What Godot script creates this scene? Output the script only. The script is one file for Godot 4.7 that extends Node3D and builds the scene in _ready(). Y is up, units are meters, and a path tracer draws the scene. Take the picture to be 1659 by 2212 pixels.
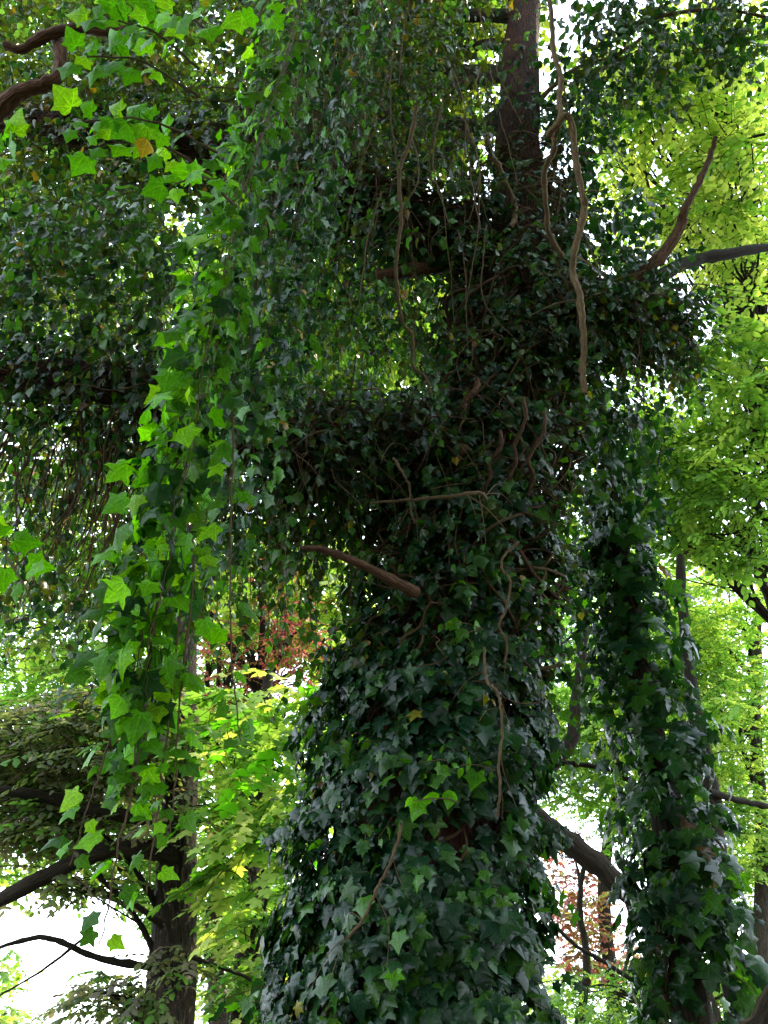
extends Node3D

# ------------------------------------------------------------------ lens
const EYE := Vector3(0, 1.6, 0)
const PITCH := 33.0
const FOV := 66.0
const W := 1659.0
const H := 2212.0

var rng := RandomNumberGenerator.new()
var noise := FastNoiseLite.new()
var tan_half := tan(deg_to_rad(FOV * 0.5))
var look := Basis(Vector3.RIGHT, deg_to_rad(PITCH))
var used := {}
var M := {}
var tones: Array[Color] = []
var shapes := []          # leaf shapes: [vertices, normals, uvs, indices]
var mesh_cache := {}

# a point `depth` metres along the view axis
func A(px: float, py: float, depth: float) -> Vector3:
	var v := Vector3((px - W / 2) / (H / 2) * tan_half, (H / 2 - py) / (H / 2) * tan_half, -1.0) * depth
	return EYE + look * v

# a point `ahead` metres in front on the ground plan
func P(px: float, py: float, ahead: float) -> Vector3:
	var v := look * Vector3((px - W / 2) / (H / 2) * tan_half, (H / 2 - py) / (H / 2) * tan_half, -1.0)
	return EYE + v * (ahead / -v.z)

func view_of(p: Vector3) -> Vector3:      # x, y in -1..1 inside the frame, z = depth
	var q := look.inverse() * (p - EYE)
	var d := -q.z
	if d < 0.2: return Vector3(9, 9, 0.2)
	return Vector3(q.x / d / tan_half / 0.75, q.y / d / tan_half, d)

func rf(a: float, b: float) -> float: return rng.randf_range(a, b)
func rv() -> Vector3:
	var v := Vector3(rf(-1, 1), rf(-1, 1), rf(-1, 1))
	while v.length_squared() > 1.0 or v.length_squared() < 0.01: v = Vector3(rf(-1, 1), rf(-1, 1), rf(-1, 1))
	return v

# ------------------------------------------------------------------ naming
func numbered(n: String) -> String:
	var k: int = used.get(n, 0)
	used[n] = k + 1
	return n if k == 0 else "%s_%03d" % [n, k]

func thing(called: String, label: String, category: String, at: Vector3, group := "") -> Node3D:
	var o := Node3D.new()
	o.name = numbered(called)
	add_child(o)
	o.position = at
	o.set_meta("label", label)
	o.set_meta("category", category)
	if group: o.set_meta("group", group)
	return o

func part(root: Node3D, called: String, mesh: Mesh, mat: Material, kind := "", label := "") -> MeshInstance3D:
	var o := MeshInstance3D.new()
	o.name = called
	o.mesh = mesh
	o.material_override = mat
	if kind: o.set_meta("kind", kind)
	if label: o.set_meta("label", label)
	root.add_child(o, true)
	o.position = -origin_of(root)
	return o

func origin_of(n: Node) -> Vector3:
	var s := Vector3.ZERO
	while n is Node3D and n != self:
		s += n.position
		n = n.get_parent()
	return s

# ------------------------------------------------------------------ mesh builder
class Mb:
	var v := PackedVector3Array()
	var n := PackedVector3Array()
	var t := PackedVector2Array()
	var c := PackedColorArray()
	var i := PackedInt32Array()
	func add(shape: Array, x: Transform3D, col: Color) -> void:
		var base := v.size()
		v.append_array(x * (shape[0] as PackedVector3Array))
		n.append_array(Transform3D(x.basis.orthonormalized(), Vector3.ZERO) * (shape[1] as PackedVector3Array))
		t.append_array(shape[2])
		var cc := PackedColorArray()
		cc.resize(shape[0].size())
		cc.fill(col)
		c.append_array(cc)
		for k in shape[3]: i.append(base + k)
	func tube(path: Array, r: Array, sides: int, col := Color.WHITE, lump := 0.0, g: RandomNumberGenerator = null) -> void:
		var base := v.size()
		var m := path.size()
		if m < 2: return
		var u := Vector3.ZERO
		var along := 0.0
		for k in m:
			var p: Vector3 = path[k]
			var d: Vector3 = ((path[mini(k + 1, m - 1)] as Vector3) - (path[maxi(k - 1, 0)] as Vector3)).normalized()
			if k == 0:
				u = d.cross(Vector3.UP if absf(d.y) < 0.9 else Vector3.RIGHT).normalized()
			else:
				along += p.distance_to(path[k - 1])
				u = (u - d * u.dot(d)).normalized()
			var w := d.cross(u)
			var rad: float = r[k]
			for s in sides + 1:
				var a := TAU * (s % sides) / sides
				var o := u * cos(a) + w * sin(a)
				var q := rad
				if lump > 0.0: q *= 1.0 + lump * (sin(a * 3.0 + along * 5.0) * 0.5 + sin(a * 5.0 - along * 9.0 + 1.3) * 0.35 + sin(a * 2.0 + along * 17.0) * 0.25)
				v.append(p + o * q)
				n.append(o)
				t.append(Vector2(float(s) / sides, along))
				c.append(col)
		for k in m - 1:
			for s in sides:
				var a := base + k * (sides + 1) + s
				var b := a + sides + 1
				i.append_array([a, b, a + 1, a + 1, b, b + 1])
		# closed tip
		var tip := v.size()
		v.append(path[m - 1])
		n.append(((path[m - 1] as Vector3) - (path[m - 2] as Vector3)).normalized())
		t.append(Vector2(0.5, along))
		c.append(col)
		for s in sides:
			var a := base + (m - 1) * (sides + 1) + s
			i.append_array([a, tip, a + 1])
	func done() -> ArrayMesh:
		var m := ArrayMesh.new()
		if v.is_empty(): return m
		var arr := []
		arr.resize(Mesh.ARRAY_MAX)
		arr[Mesh.ARRAY_VERTEX] = v
		arr[Mesh.ARRAY_NORMAL] = n
		arr[Mesh.ARRAY_TEX_UV] = t
		arr[Mesh.ARRAY_COLOR] = c
		arr[Mesh.ARRAY_INDEX] = i
		m.add_surface_from_arrays(Mesh.PRIMITIVE_TRIANGLES, arr)
		return m

# ------------------------------------------------------------------ paths
func smooth(pts: Array, per := 6, jitter := 0.0) -> Array:
	var out := []
	var m := pts.size()
	for k in m - 1:
		var a: Vector3 = pts[maxi(k - 1, 0)]
		var b: Vector3 = pts[k]
		var c: Vector3 = pts[k + 1]
		var d: Vector3 = pts[mini(k + 2, m - 1)]
		for s in per:
			var p := b.cubic_interpolate(c, a, d, float(s) / per)
			if jitter > 0.0 and out.size() > 0: p += rv() * jitter
			out.append(p)
	out.append(pts[m - 1])
	return out

func taper(path: Array, r0: float, r1: float, power := 1.0) -> Array:
	var r := []
	for k in path.size(): r.append(lerpf(r0, r1, pow(float(k) / (path.size() - 1), power)))
	return r

func lerp_list(vals: Array, m: int) -> Array:
	var r := []
	for k in m:
		var f := float(k) / (m - 1) * (vals.size() - 1)
		var i := mini(int(f), vals.size() - 2)
		r.append(lerpf(vals[i], vals[i + 1], f - i))
	return r

func along(path: Array, f: float) -> Vector3:
	var g := clampf(f, 0, 1) * (path.size() - 1)
	var i := mini(int(g), path.size() - 2)
	return (path[i] as Vector3).lerp(path[i + 1], g - i)

func dir_at(path: Array, f: float) -> Vector3:
	var i := mini(int(clampf(f, 0, 1) * (path.size() - 1)), path.size() - 2)
	return ((path[i + 1] as Vector3) - (path[i] as Vector3)).normalized()

func px_path(list: Array, depth: float) -> Array:   # [px, py, (depth)] ...
	var out := []
	for q in list: out.append(A(q[0], q[1], q[2] if q.size() > 2 else depth))
	return out

func ahead_path(list: Array, ahead: float) -> Array:
	var out := []
	for q in list: out.append(P(q[0], q[1], q[2] if q.size() > 2 else ahead))
	return out

# ------------------------------------------------------------------ leaves
func leaf_shape(half: Array, fold: float, curl: float, twist: float, petiole: float) -> Array:
	var line := [Vector2(0, 0.0)]
	for p in half: line.append(p)
	for k in range(half.size() - 2, -1, -1): line.append(Vector2(-half[k].x * (1.0 + twist * 0.4), half[k].y + twist * 0.12))
	var lift := func(p: Vector2) -> Vector3:
		var z := -fold * absf(p.x) - curl * p.y * p.y + twist * p.x * p.y + 0.05 * sin(p.x * 9.0 + p.y * 5.0)
		return Vector3(p.x, p.y, z)
	var v := PackedVector3Array([lift.call(Vector2(0, 0.28)), lift.call(Vector2(0, 0.62))])
	for p in line: v.append(lift.call(p))
	var idx := PackedInt32Array()
	var m := line.size()
	var half_n := half.size()
	for k in m:
		var a := 2 + k
		var b := 2 + (k + 1) % m
		var mid: float = (line[k].y + line[(k + 1) % m].y) * 0.5
		idx.append_array([0 if mid < 0.5 else 1, b, a])
	# the two slivers between the midrib points
	for k in m:
		var nk := (k + 1) % m
		var m0: float = (line[k].y + line[nk].y) * 0.5
		var m1: float = (line[nk].y + line[(k + 2) % m].y) * 0.5
		if (m0 < 0.5) != (m1 < 0.5):
			if m0 < 0.5: idx.append_array([0, 1, 2 + nk])
			else: idx.append_array([1, 0, 2 + nk])
	var n := PackedVector3Array()
	n.resize(v.size())
	for k in range(0, idx.size(), 3):
		var f := (v[idx[k + 2]] - v[idx[k]]).cross(v[idx[k + 1]] - v[idx[k]])
		for s in 3: n[idx[k + s]] += f
	for k in n.size(): n[k] = n[k].normalized()
	var uv := PackedVector2Array()
	for p in v: uv.append(Vector2(p.x * 0.62 + 0.5, 0.82 - p.y * 0.66))
	if petiole > 0.0:
		var b := v.size()
		for k in 2:
			for s in 3:
				var a := TAU * s / 3.0
				var at := Vector3(0, 0.02, 0.0) if k == 0 else Vector3(0, -petiole, 0.16 - petiole * 0.35)
				v.append(at + Vector3(cos(a), 0.0, sin(a)) * 0.022)
				n.append(Vector3(cos(a), 0, sin(a)))
				uv.append(Vector2(0.5, 0.6))
		for s in 3:
			var a := b + s
			var a2 := b + (s + 1) % 3
			idx.append_array([a, a2, a + 3, a2, a2 + 3, a + 3])
	return [v, n, uv, idx]

func leaf_basis(tip: Vector3, normal: Vector3, size: float) -> Basis:
	var y := tip.normalized()
	var z := normal - y * normal.dot(y)
	if z.length_squared() < 1e-4: z = y.cross(Vector3(0.3, 0.8, 0.5))
	z = z.normalized()
	return Basis(y.cross(z) * size, y * size, z * size)

func shape_mesh(kind: int, tone: int) -> ArrayMesh:
	var key := kind * 100 + tone
	if not mesh_cache.has(key):
		var b := Mb.new()
		b.add(shapes[kind], Transform3D(), tones[tone])
		mesh_cache[key] = b.done()
	return mesh_cache[key]

# leaves: Array of [shape, Transform3D, tone]. The largest in view become parts, the others one mass.
func finish_leaves(root: Node3D, called: String, leaves: Array, most: int, mat: Material, mass := "foliage") -> void:
	var rows := []
	for k in leaves.size():
		var x: Transform3D = leaves[k][1]
		var s := view_of(x.origin)
		var score := x.basis.y.length() / s.z if absf(s.x) < 1.02 and absf(s.y) < 1.02 else 0.0
		rows.append(Vector2(score * (1.0 + 0.35 * float((k * 7919) % 100) / 100.0), k))
	rows.sort_custom(func(a, b): return a.x > b.x)
	var taken := {}
	for k in mini(most, rows.size()):
		if rows[k].x <= 0.0: break
		taken[int(rows[k].y)] = true
	var at := origin_of(root)
	var b := Mb.new()
	for k in leaves.size():
		var L: Array = leaves[k]
		if taken.has(k):
			var o := MeshInstance3D.new()
			o.name = called
			o.mesh = shape_mesh(L[0], L[2])
			o.material_override = mat
			root.add_child(o, true)
			o.transform = Transform3D(L[1].basis, L[1].origin - at)
			if L[2] >= YELLOW and L[2] < YELLOW + 4: o.set_meta("label", "yellowed leaf about to drop")
		else:
			b.add(shapes[L[0]], L[1], tones[L[2]])
	if b.v.size(): part(root, mass, b.done(), mat, "stuff")

func pick(a: Array): return a[rng.randi() % a.size()]

# one shoot of ivy: a curved stem with leaves on stalks left and right
func shoot(leaves: Array, stems: Mb, start: Vector3, dir: Vector3, length: float, gap: float, size: float, droop: float, set_of: Array, kinds: Array, r := 0.0025, face := Vector3.ZERO, wander := 0.22) -> void:
	var p := start
	var d := dir.normalized()
	var path := [p]
	var n := maxi(2, int(length / gap))
	var turn := rf(0, TAU)
	for k in n:
		d = (d + Vector3.DOWN * droop + rv() * wander).normalized()
		p += d * gap
		path.append(p)
		turn += PI * rf(0.7, 1.3)
		var side := d.cross(Vector3(cos(turn), 0.3, sin(turn))).normalized()
		var tip := (side * rf(0.4, 1.0) + d * 0.25 + Vector3.DOWN * rf(0.35, 1.2)).normalized()
		var nor := (Vector3.UP * rf(0.1, 0.8) + side * 0.7 + rv() * 0.6 + face)
		var s := size * rf(0.65, 1.25) * (1.0 - 0.35 * float(k) / n)
		var b := leaf_basis(tip, nor, s)
		leaves.append([pick(kinds), Transform3D(b, p + (side * 0.45 - tip * 0.1) * s), pick(set_of)])
	stems.tube(path, taper(path, r, r * 0.45), 3)

func clad(leaves: Array, stems: Mb, path: Array, radii: Array, per_m2: float, size: float, set_of: Array, kinds: Array, thick: float, loose: float, from := 0.0, to := 1.0) -> void:
	var length := 0.0
	for k in path.size() - 1: length += (path[k] as Vector3).distance_to(path[k + 1])
	var rmean := 0.0
	for q in radii: rmean += q
	rmean /= radii.size()
	var n := int(length * (to - from) * TAU * (rmean + thick) * per_m2)
	for k in n:
		var f := rf(from, to)
		var c := along(path, f)
		var d := dir_at(path, f)
		var u := d.cross(Vector3.FORWARD if absf(d.z) < 0.9 else Vector3.UP).normalized()
		var w := d.cross(u)
		var a := rf(0, TAU)
		var o := u * cos(a) + w * sin(a)
		var to_eye := (EYE - c).normalized()
		if o.dot(to_eye) < -0.25 and rng.randf() < 0.55: continue
		var clump := noise.get_noise_3dv((c + o * 0.4) * 3.0)
		if clump < -0.42 + rf(-0.1, 0.1): continue
		var g := radii[mini(int(f * (radii.size() - 1)), radii.size() - 1)] as float
		var out := g + thick * (0.2 + 0.8 * sqrt(rng.randf())) * maxf(0.2, 1.0 + 1.3 * clump + 0.35 * noise.get_noise_1d(f * length * 2.3))
		var p := c + o * out
		var tip := (Vector3.DOWN + o * rf(-0.05, 0.7) + rv() * loose).normalized()
		var nor := o * 0.85 + Vector3.UP * rf(0.0, 1.3) + Vector3(-0.3, 0, 0) + rv() * 0.55
		leaves.append([pick(kinds), Transform3D(leaf_basis(tip, nor, size * (0.42 + 1.15 * pow(rng.randf(), 1.5))), p), pick(set_of)])

# ------------------------------------------------------------------ crowns of the trees further off
func spray_leaves(count: int, length: float, leaf: float, kinds: Array, droop: float) -> Array:
	var out := []
	for k in count:
		var f := (k + 0.7) / count
		var s := -1.0 if k % 2 else 1.0
		var p := Vector3(rf(-0.02, 0.02), f * length, -droop * f * f * length)
		var tip := Vector3(s * rf(0.5, 1.0), rf(0.35, 0.9), rf(-0.5, 0.05))
		if k == count - 1: tip = Vector3(0, 1, -0.3)
		var nor := Vector3(rf(-0.45, 0.45), rf(-0.45, 0.45), 1.0)
		out.append([pick(kinds), Transform3D(leaf_basis(tip, nor, leaf * rf(0.75, 1.2)), p), rng.randi()])
	return out

# spray = {leaves, length, tones}
func crown(root: Node3D, blobs: Array, sprays: Array, colors: Array, mat: Material, singles: int, opt := {}) -> Array:
	var freq: float = opt.get("freq", 0.8)
	var thr: float = opt.get("thr", -0.1)
	var tilt: float = opt.get("tilt", 0.45)
	var at := origin_of(root)
	var place := []
	var heads := []
	for q in blobs:
		var inside := []
		var tries := int(q[6])
		for k in tries:
			var u := rv()
			u = u * pow(u.length(), -0.35)
			var p: Vector3
			if opt.has("world"): p = Vector3(q[0] + u.x * q[3], q[1] + u.y * q[4], q[2] + u.z * q[5])
			else: p = A(q[0] + u.x * q[2], q[1] + u.y * q[3], maxf(1.5, q[4] + u.z * q[5]))
			if noise.get_noise_3dv(p * freq) + 0.5 * noise.get_noise_3dv(p * freq * 3.1) < thr: continue
			if p.y < 0.5: continue
			inside.append(p)
			var yaw := rf(0, TAU)
			var tipd := Vector3(cos(yaw), rf(-0.45, 0.15), sin(yaw))
			var nor := Vector3.UP + rv() * tilt
			place.append([Transform3D(leaf_basis(tipd, nor, rf(0.8, 1.25)), p), colors[rng.randi() % colors.size()]])
		heads.append([Vector3(q[0], q[1], q[2]) if opt.has("world") else A(q[0], q[1], q[4]), inside])
	# the nearest sprays in view are built leaf by leaf
	var per: int = sprays[0].size()
	var rows := []
	for k in place.size():
		var s := view_of(place[k][0].origin)
		rows.append(Vector2(1.0 / s.z if absf(s.x) < 1 and absf(s.y) < 1 else 0.0, k))
	rows.sort_custom(func(a, b): return a.x > b.x)
	var taken := {}
	for k in mini(singles / per, rows.size()):
		if rows[k].x > 0.0: taken[int(rows[k].y)] = true
	var twig := Mb.new()
	for k in taken:
		var x: Transform3D = place[k][0]
		var tone := tones.find(place[k][1])
		for L in sprays[k % sprays.size()]:
			var o := MeshInstance3D.new()
			o.name = "leaf"
			o.mesh = shape_mesh(L[0], tone)
			o.material_override = mat
			root.add_child(o, true)
			o.transform = x * L[1]
			o.position -= at
	for v in sprays.size():
		var b := Mb.new()
		for L in sprays[v]: b.add(shapes[L[0]], L[1], Color.WHITE)
		var last: Vector3 = sprays[v][per - 1][1].origin
		b.tube([Vector3.ZERO, last * 0.5 + Vector3(0.01, 0, 0.012), last], [0.004, 0.003, 0.0015], 3, Color(0.12, 0.1, 0.08))
		var xs := []
		for k in place.size():
			if k % sprays.size() == v and not taken.has(k): xs.append(k)
		if xs.is_empty(): continue
		var mm := MultiMesh.new()
		mm.transform_format = MultiMesh.TRANSFORM_3D
		mm.use_colors = true
		mm.mesh = b.done()
		mm.instance_count = xs.size()
		for k in xs.size():
			var x: Transform3D = place[xs[k]][0]
			x.origin -= at
			mm.set_instance_transform(k, x)
			mm.set_instance_color(k, place[xs[k]][1])
		var o := MultiMeshInstance3D.new()
		o.name = "foliage"
		o.multimesh = mm
		o.material_override = mat
		o.set_meta("kind", "stuff")
		root.add_child(o, true)
	return heads

# limbs from a trunk into the blobs, with twigs to some of the sprays
func limbs(root: Node3D, heads: Array, trunk: Array, r: float, twigs: int, mat: Material) -> void:
	var fine := Mb.new()
	for h in heads:
		var c: Vector3 = h[0]
		var best := 0.0
		var bd := 1e9
		for k in 21:
			var q := along(trunk, k / 20.0)
			var dd := q.distance_to(c) + maxf(0.0, q.y - c.y + 0.8) * 2.0
			if dd < bd:
				bd = dd
				best = k / 20.0
		var from := along(trunk, best)
		var mid := from.lerp(c, 0.5) + Vector3(0, bd * 0.12, 0) + rv() * bd * 0.08
		var path := smooth([from, mid, c], 6, bd * 0.008)
		var b := Mb.new()
		b.tube(path, taper(path, r, r * 0.35), 7, Color.WHITE, 0.06)
		part(root, "branch", b.done(), mat)
		var inside: Array = h[1]
		if inside.is_empty(): continue
		for k in twigs:
			var e: Vector3 = inside[rng.randi() % inside.size()]
			var f := rf(0.35, 1.0)
			var s := along(path, f)
			var len := s.distance_to(e)
			var m1 := s.lerp(e, 0.35) + rv() * len * 0.1 + Vector3.UP * len * 0.06
			var m2 := s.lerp(e, 0.7) + rv() * len * 0.1 + Vector3.UP * len * 0.05
			var tp := smooth([s, m1, m2, e], 3)
			fine.tube(tp, taper(tp, r * 0.28 * rf(0.5, 1.0), 0.004), 4)
	if fine.v.size(): part(root, "twigs", fine.done(), mat, "stuff")

func limb(root: Node3D, called: String, pts: Array, r0: float, r1: float, mat: Material, sides := 10, per := 7, jit := 0.004, lump := 0.1, label := "") -> Array:
	var path := smooth(pts, per, jit)
	var b := Mb.new()
	var rr := taper(path, r0, r1)
	for k in rr.size(): rr[k] *= 1.0 + rf(-0.09, 0.09) + (0.22 if k % 9 == 4 else 0.0)
	b.tube(path, rr, sides, Color.WHITE, lump)
	part(root, called, b.done(), mat, "", label)
	return path

# thin dead twigs that stand out of the ivy and curl
func bare_twigs(b: Mb, path: Array, n: int, from: float, to: float, reach: float, r: float) -> void:
	for k in n:
		var p := along(path, rf(from, to)) + rv() * reach * 0.5
		var d := (rv() + (EYE - p).normalized() * 0.5).normalized()
		var l := rf(0.25, 0.75)
		var pts := [p]
		for j in 5:
			d = (d + rv() * 0.45 + Vector3.DOWN * 0.12).normalized()
			p += d * l / 5.0
			pts.append(p)
		var q := smooth(pts, 3)
		b.tube(q, taper(q, r * rf(0.6, 1.4), r * 0.3), 4)
		if k % 2 == 0:
			var e: Vector3 = pts[2]
			var f: Vector3 = e + (rv().normalized() + d) * l * 0.2
			var g := smooth([e, e.lerp(f, 0.5) + rv() * 0.02, f], 3)
			b.tube(g, taper(g, r * 0.6, r * 0.25), 4)

# fine stems that creep, cross and curl over a limb
func tangle(b: Mb, path: Array, radii: Array, n: int, len0: float, len1: float, r: float, lift: float) -> void:
	for k in n:
		var f := rf(0.0, 0.97)
		var a := rf(0, TAU)
		var step := rf(len0, len1) / 7.0
		var p := []
		var g := f
		var total := 0.0
		for q in path.size() - 1: total += (path[q] as Vector3).distance_to(path[q + 1])
		var way := (1.0 if rng.randf() < 0.75 else -1.0) * rf(0.3, 1.0)
		var swirl := rf(-1, 1)
		for s in 8:
			var c := along(path, g)
			var d := dir_at(path, g)
			var u := d.cross(Vector3.FORWARD if absf(d.z) < 0.9 else Vector3.UP).normalized()
			var w := d.cross(u)
			var rad: float = radii[mini(int(clampf(g, 0, 1) * (radii.size() - 1)), radii.size() - 1)]
			var o := u * cos(a) + w * sin(a)
			p.append(c + o * (rad + lift * rf(0.0, 1.0)))
			g = clampf(g + way * step / total, 0, 1)
			a += swirl * step / maxf(rad, 0.03) * 0.6 + rf(-0.12, 0.12)
			swirl = clampf(swirl + rf(-0.5, 0.5), -1.2, 1.2)
		var q := smooth(p, 3)
		b.tube(q, taper(q, r * rf(0.5, 1.3), r * 0.35), 4, Color.WHITE.lerp(Color(0.6, 0.5, 0.42), rng.randf()))

# ------------------------------------------------------------------ materials
func lin(r: float, g: float, b: float) -> Color: return Color(r, g, b).linear_to_srgb()

func bark(dark: Color, light: Color, u: float, v: float, bump: float, seed_: int, lichen := 0.0) -> StandardMaterial3D:
	var im := Image.create(512, 512, false, Image.FORMAT_RGB8)
	var hm := Image.create(512, 512, false, Image.FORMAT_RGB8)
	var n1 := FastNoiseLite.new()
	n1.seed = seed_
	n1.frequency = 0.012
	n1.fractal_octaves = 4
	var n2 := FastNoiseLite.new()
	n2.seed = seed_ + 5
	n2.frequency = 0.03
	for y in 512:
		for x in 512:
			var a := TAU * x / 512.0
			var cx := cos(a) * 80.0
			var cz := sin(a) * 80.0
			var f := 1.0 - absf(n1.get_noise_3d(cx * 2.6, y * 1.3, cz * 2.6)) * 2.4 - 0.3 * absf(n1.get_noise_3d(cx, y * 3.2, cz + 90.0))
			f = clampf(f, 0, 1)
			var g := n2.get_noise_3d(cx, y * 0.35, cz) * 0.5 + 0.5
			var c := dark.lerp(light, clampf(f * 0.55 + g * 0.6 - 0.1, 0, 1))
			if lichen > 0.0:
				var l := n2.get_noise_3d(cx * 2.2 + 300.0, y * 4.6, cz * 2.2)
				if l > 0.62 - lichen * 0.4: c = c.lerp(Color(0.5, 0.52, 0.44), clampf((l - 0.62 + lichen * 0.4) * 9.0, 0, 0.85))
			im.set_pixel(x, y, c)
			hm.set_pixel(x, y, Color(f, f, f))
	var m := StandardMaterial3D.new()
	m.albedo_texture = ImageTexture.create_from_image(im)
	m.uv1_scale = Vector3(u, v, 1)
	m.roughness = 0.9
	m.metallic_specular = 0.3
	m.vertex_color_use_as_albedo = true
	m.heightmap_enabled = true
	m.heightmap_texture = ImageTexture.create_from_image(hm)
	m.heightmap_scale = bump
	return m

func vein_image() -> Image:
	var s := 256
	var im := Image.create(s, s, false, Image.FORMAT_RGB8)
	var mottle := FastNoiseLite.new()
	mottle.seed = 9
	mottle.frequency = 0.02
	mottle.fractal_octaves = 4
	var ends := [Vector2(0, 1.08), Vector2(0.68, 0.56), Vector2(-0.68, 0.56), Vector2(0.5, 0.0), Vector2(-0.5, 0.0)]
	for y in s:
		for x in s:
			var p := Vector2((float(x) / s - 0.5) / 0.62, (0.82 - float(y) / s) / 0.66)
			var d := 1.0
			for e in ends:
				var t: float = clampf(p.dot(e) / e.dot(e), 0, 1)
				d = minf(d, (p - e * t).length() / (1.15 - t * 0.8))
			# side veins off the midrib
			var side := absf(fposmod(p.y - absf(p.x) * 0.9, 0.17) - 0.085)
			var vein := maxf(clampf(1.0 - d / 0.026, 0, 1), 0.3 * clampf(1.0 - side / 0.012, 0, 1) * clampf(1.0 - absf(p.x) * 2.0, 0, 1))
			var b := 0.66 + 0.16 * mottle.get_noise_2d(x * 2.0, y * 2.0) + 0.05 * mottle.get_noise_2d(x * 11.0, y * 11.0)
			im.set_pixel(x, y, Color(b, b, b).lerp(Color(0.95, 0.97, 0.88), vein * 0.75))
	return im

func leaf_material(rough: float, spec: float, through: Color, textured: bool) -> StandardMaterial3D:
	var m := StandardMaterial3D.new()
	m.vertex_color_use_as_albedo = true
	m.roughness = rough
	m.metallic_specular = spec
	m.backlight_enabled = true
	m.backlight = through.linear_to_srgb()
	m.cull_mode = BaseMaterial3D.CULL_DISABLED
	if textured:
		m.albedo_texture = M.veins
		m.heightmap_enabled = true
		m.heightmap_texture = M.veins
		m.heightmap_scale = 0.12
	return m

const YELLOW := 20
var DARK := [0, 1, 2, 3, 4]
var MIDDLE := [5, 6, 7, 8]
var BRIGHT := [10, 11, 12, 13, 14]

func make_tones() -> void:
	tones.resize(60)
	tones.fill(Color(0.1, 0.2, 0.05))
	# ivy, grown (linear values)
	tones[0] = Color(0.026, 0.100, 0.036)
	tones[1] = Color(0.038, 0.130, 0.042)
	tones[2] = Color(0.019, 0.075, 0.030)
	tones[3] = Color(0.052, 0.165, 0.044)
	tones[4] = Color(0.034, 0.108, 0.054)
	tones[5] = Color(0.095, 0.29, 0.040)
	tones[6] = Color(0.115, 0.33, 0.036)
	tones[7] = Color(0.085, 0.23, 0.045)
	tones[8] = Color(0.125, 0.30, 0.030)
	# ivy, young
	tones[10] = Color(0.29, 0.82, 0.022)
	tones[11] = Color(0.36, 0.88, 0.028)
	tones[12] = Color(0.20, 0.64, 0.022)
	tones[13] = Color(0.47, 0.94, 0.04)
	tones[14] = Color(0.13, 0.44, 0.02)
	# yellowed and dead leaves
	tones[20] = Color(0.62, 0.40, 0.040)
	tones[21] = Color(0.58, 0.36, 0.035)
	tones[22] = Color(0.46, 0.42, 0.050)
	tones[23] = Color(0.26, 0.13, 0.050)
	# beech, far greens
	tones[30] = Color(0.54, 0.66, 0.20)
	tones[31] = Color(0.37, 0.54, 0.13)
	tones[32] = Color(0.66, 0.74, 0.30)
	tones[33] = Color(0.20, 0.39, 0.08)
	tones[34] = Color(0.12, 0.27, 0.05)
	# copper
	tones[40] = Color(0.42, 0.15, 0.15)
	tones[41] = Color(0.36, 0.11, 0.12)
	tones[42] = Color(0.46, 0.20, 0.16)
	tones[43] = Color(0.26, 0.18, 0.07)
	# dull grey-green undersides
	tones[45] = Color(0.14, 0.18, 0.09)
	tones[46] = Color(0.19, 0.22, 0.12)
	tones[47] = Color(0.19, 0.17, 0.15)
	# olive
	tones[50] = Color(0.12, 0.165, 0.035)
	tones[51] = Color(0.155, 0.20, 0.035)
	tones[52] = Color(0.09, 0.13, 0.032)

func T(list: Array) -> Array:
	var o := []
	for k in list: o.append(tones[k])
	return o

func some_yellow(base: Array, one_in: int) -> Array:
	var o := []
	while o.size() < one_in: o.append_array(base)
	o.append(YELLOW + rng.randi() % 4)
	return o

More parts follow.
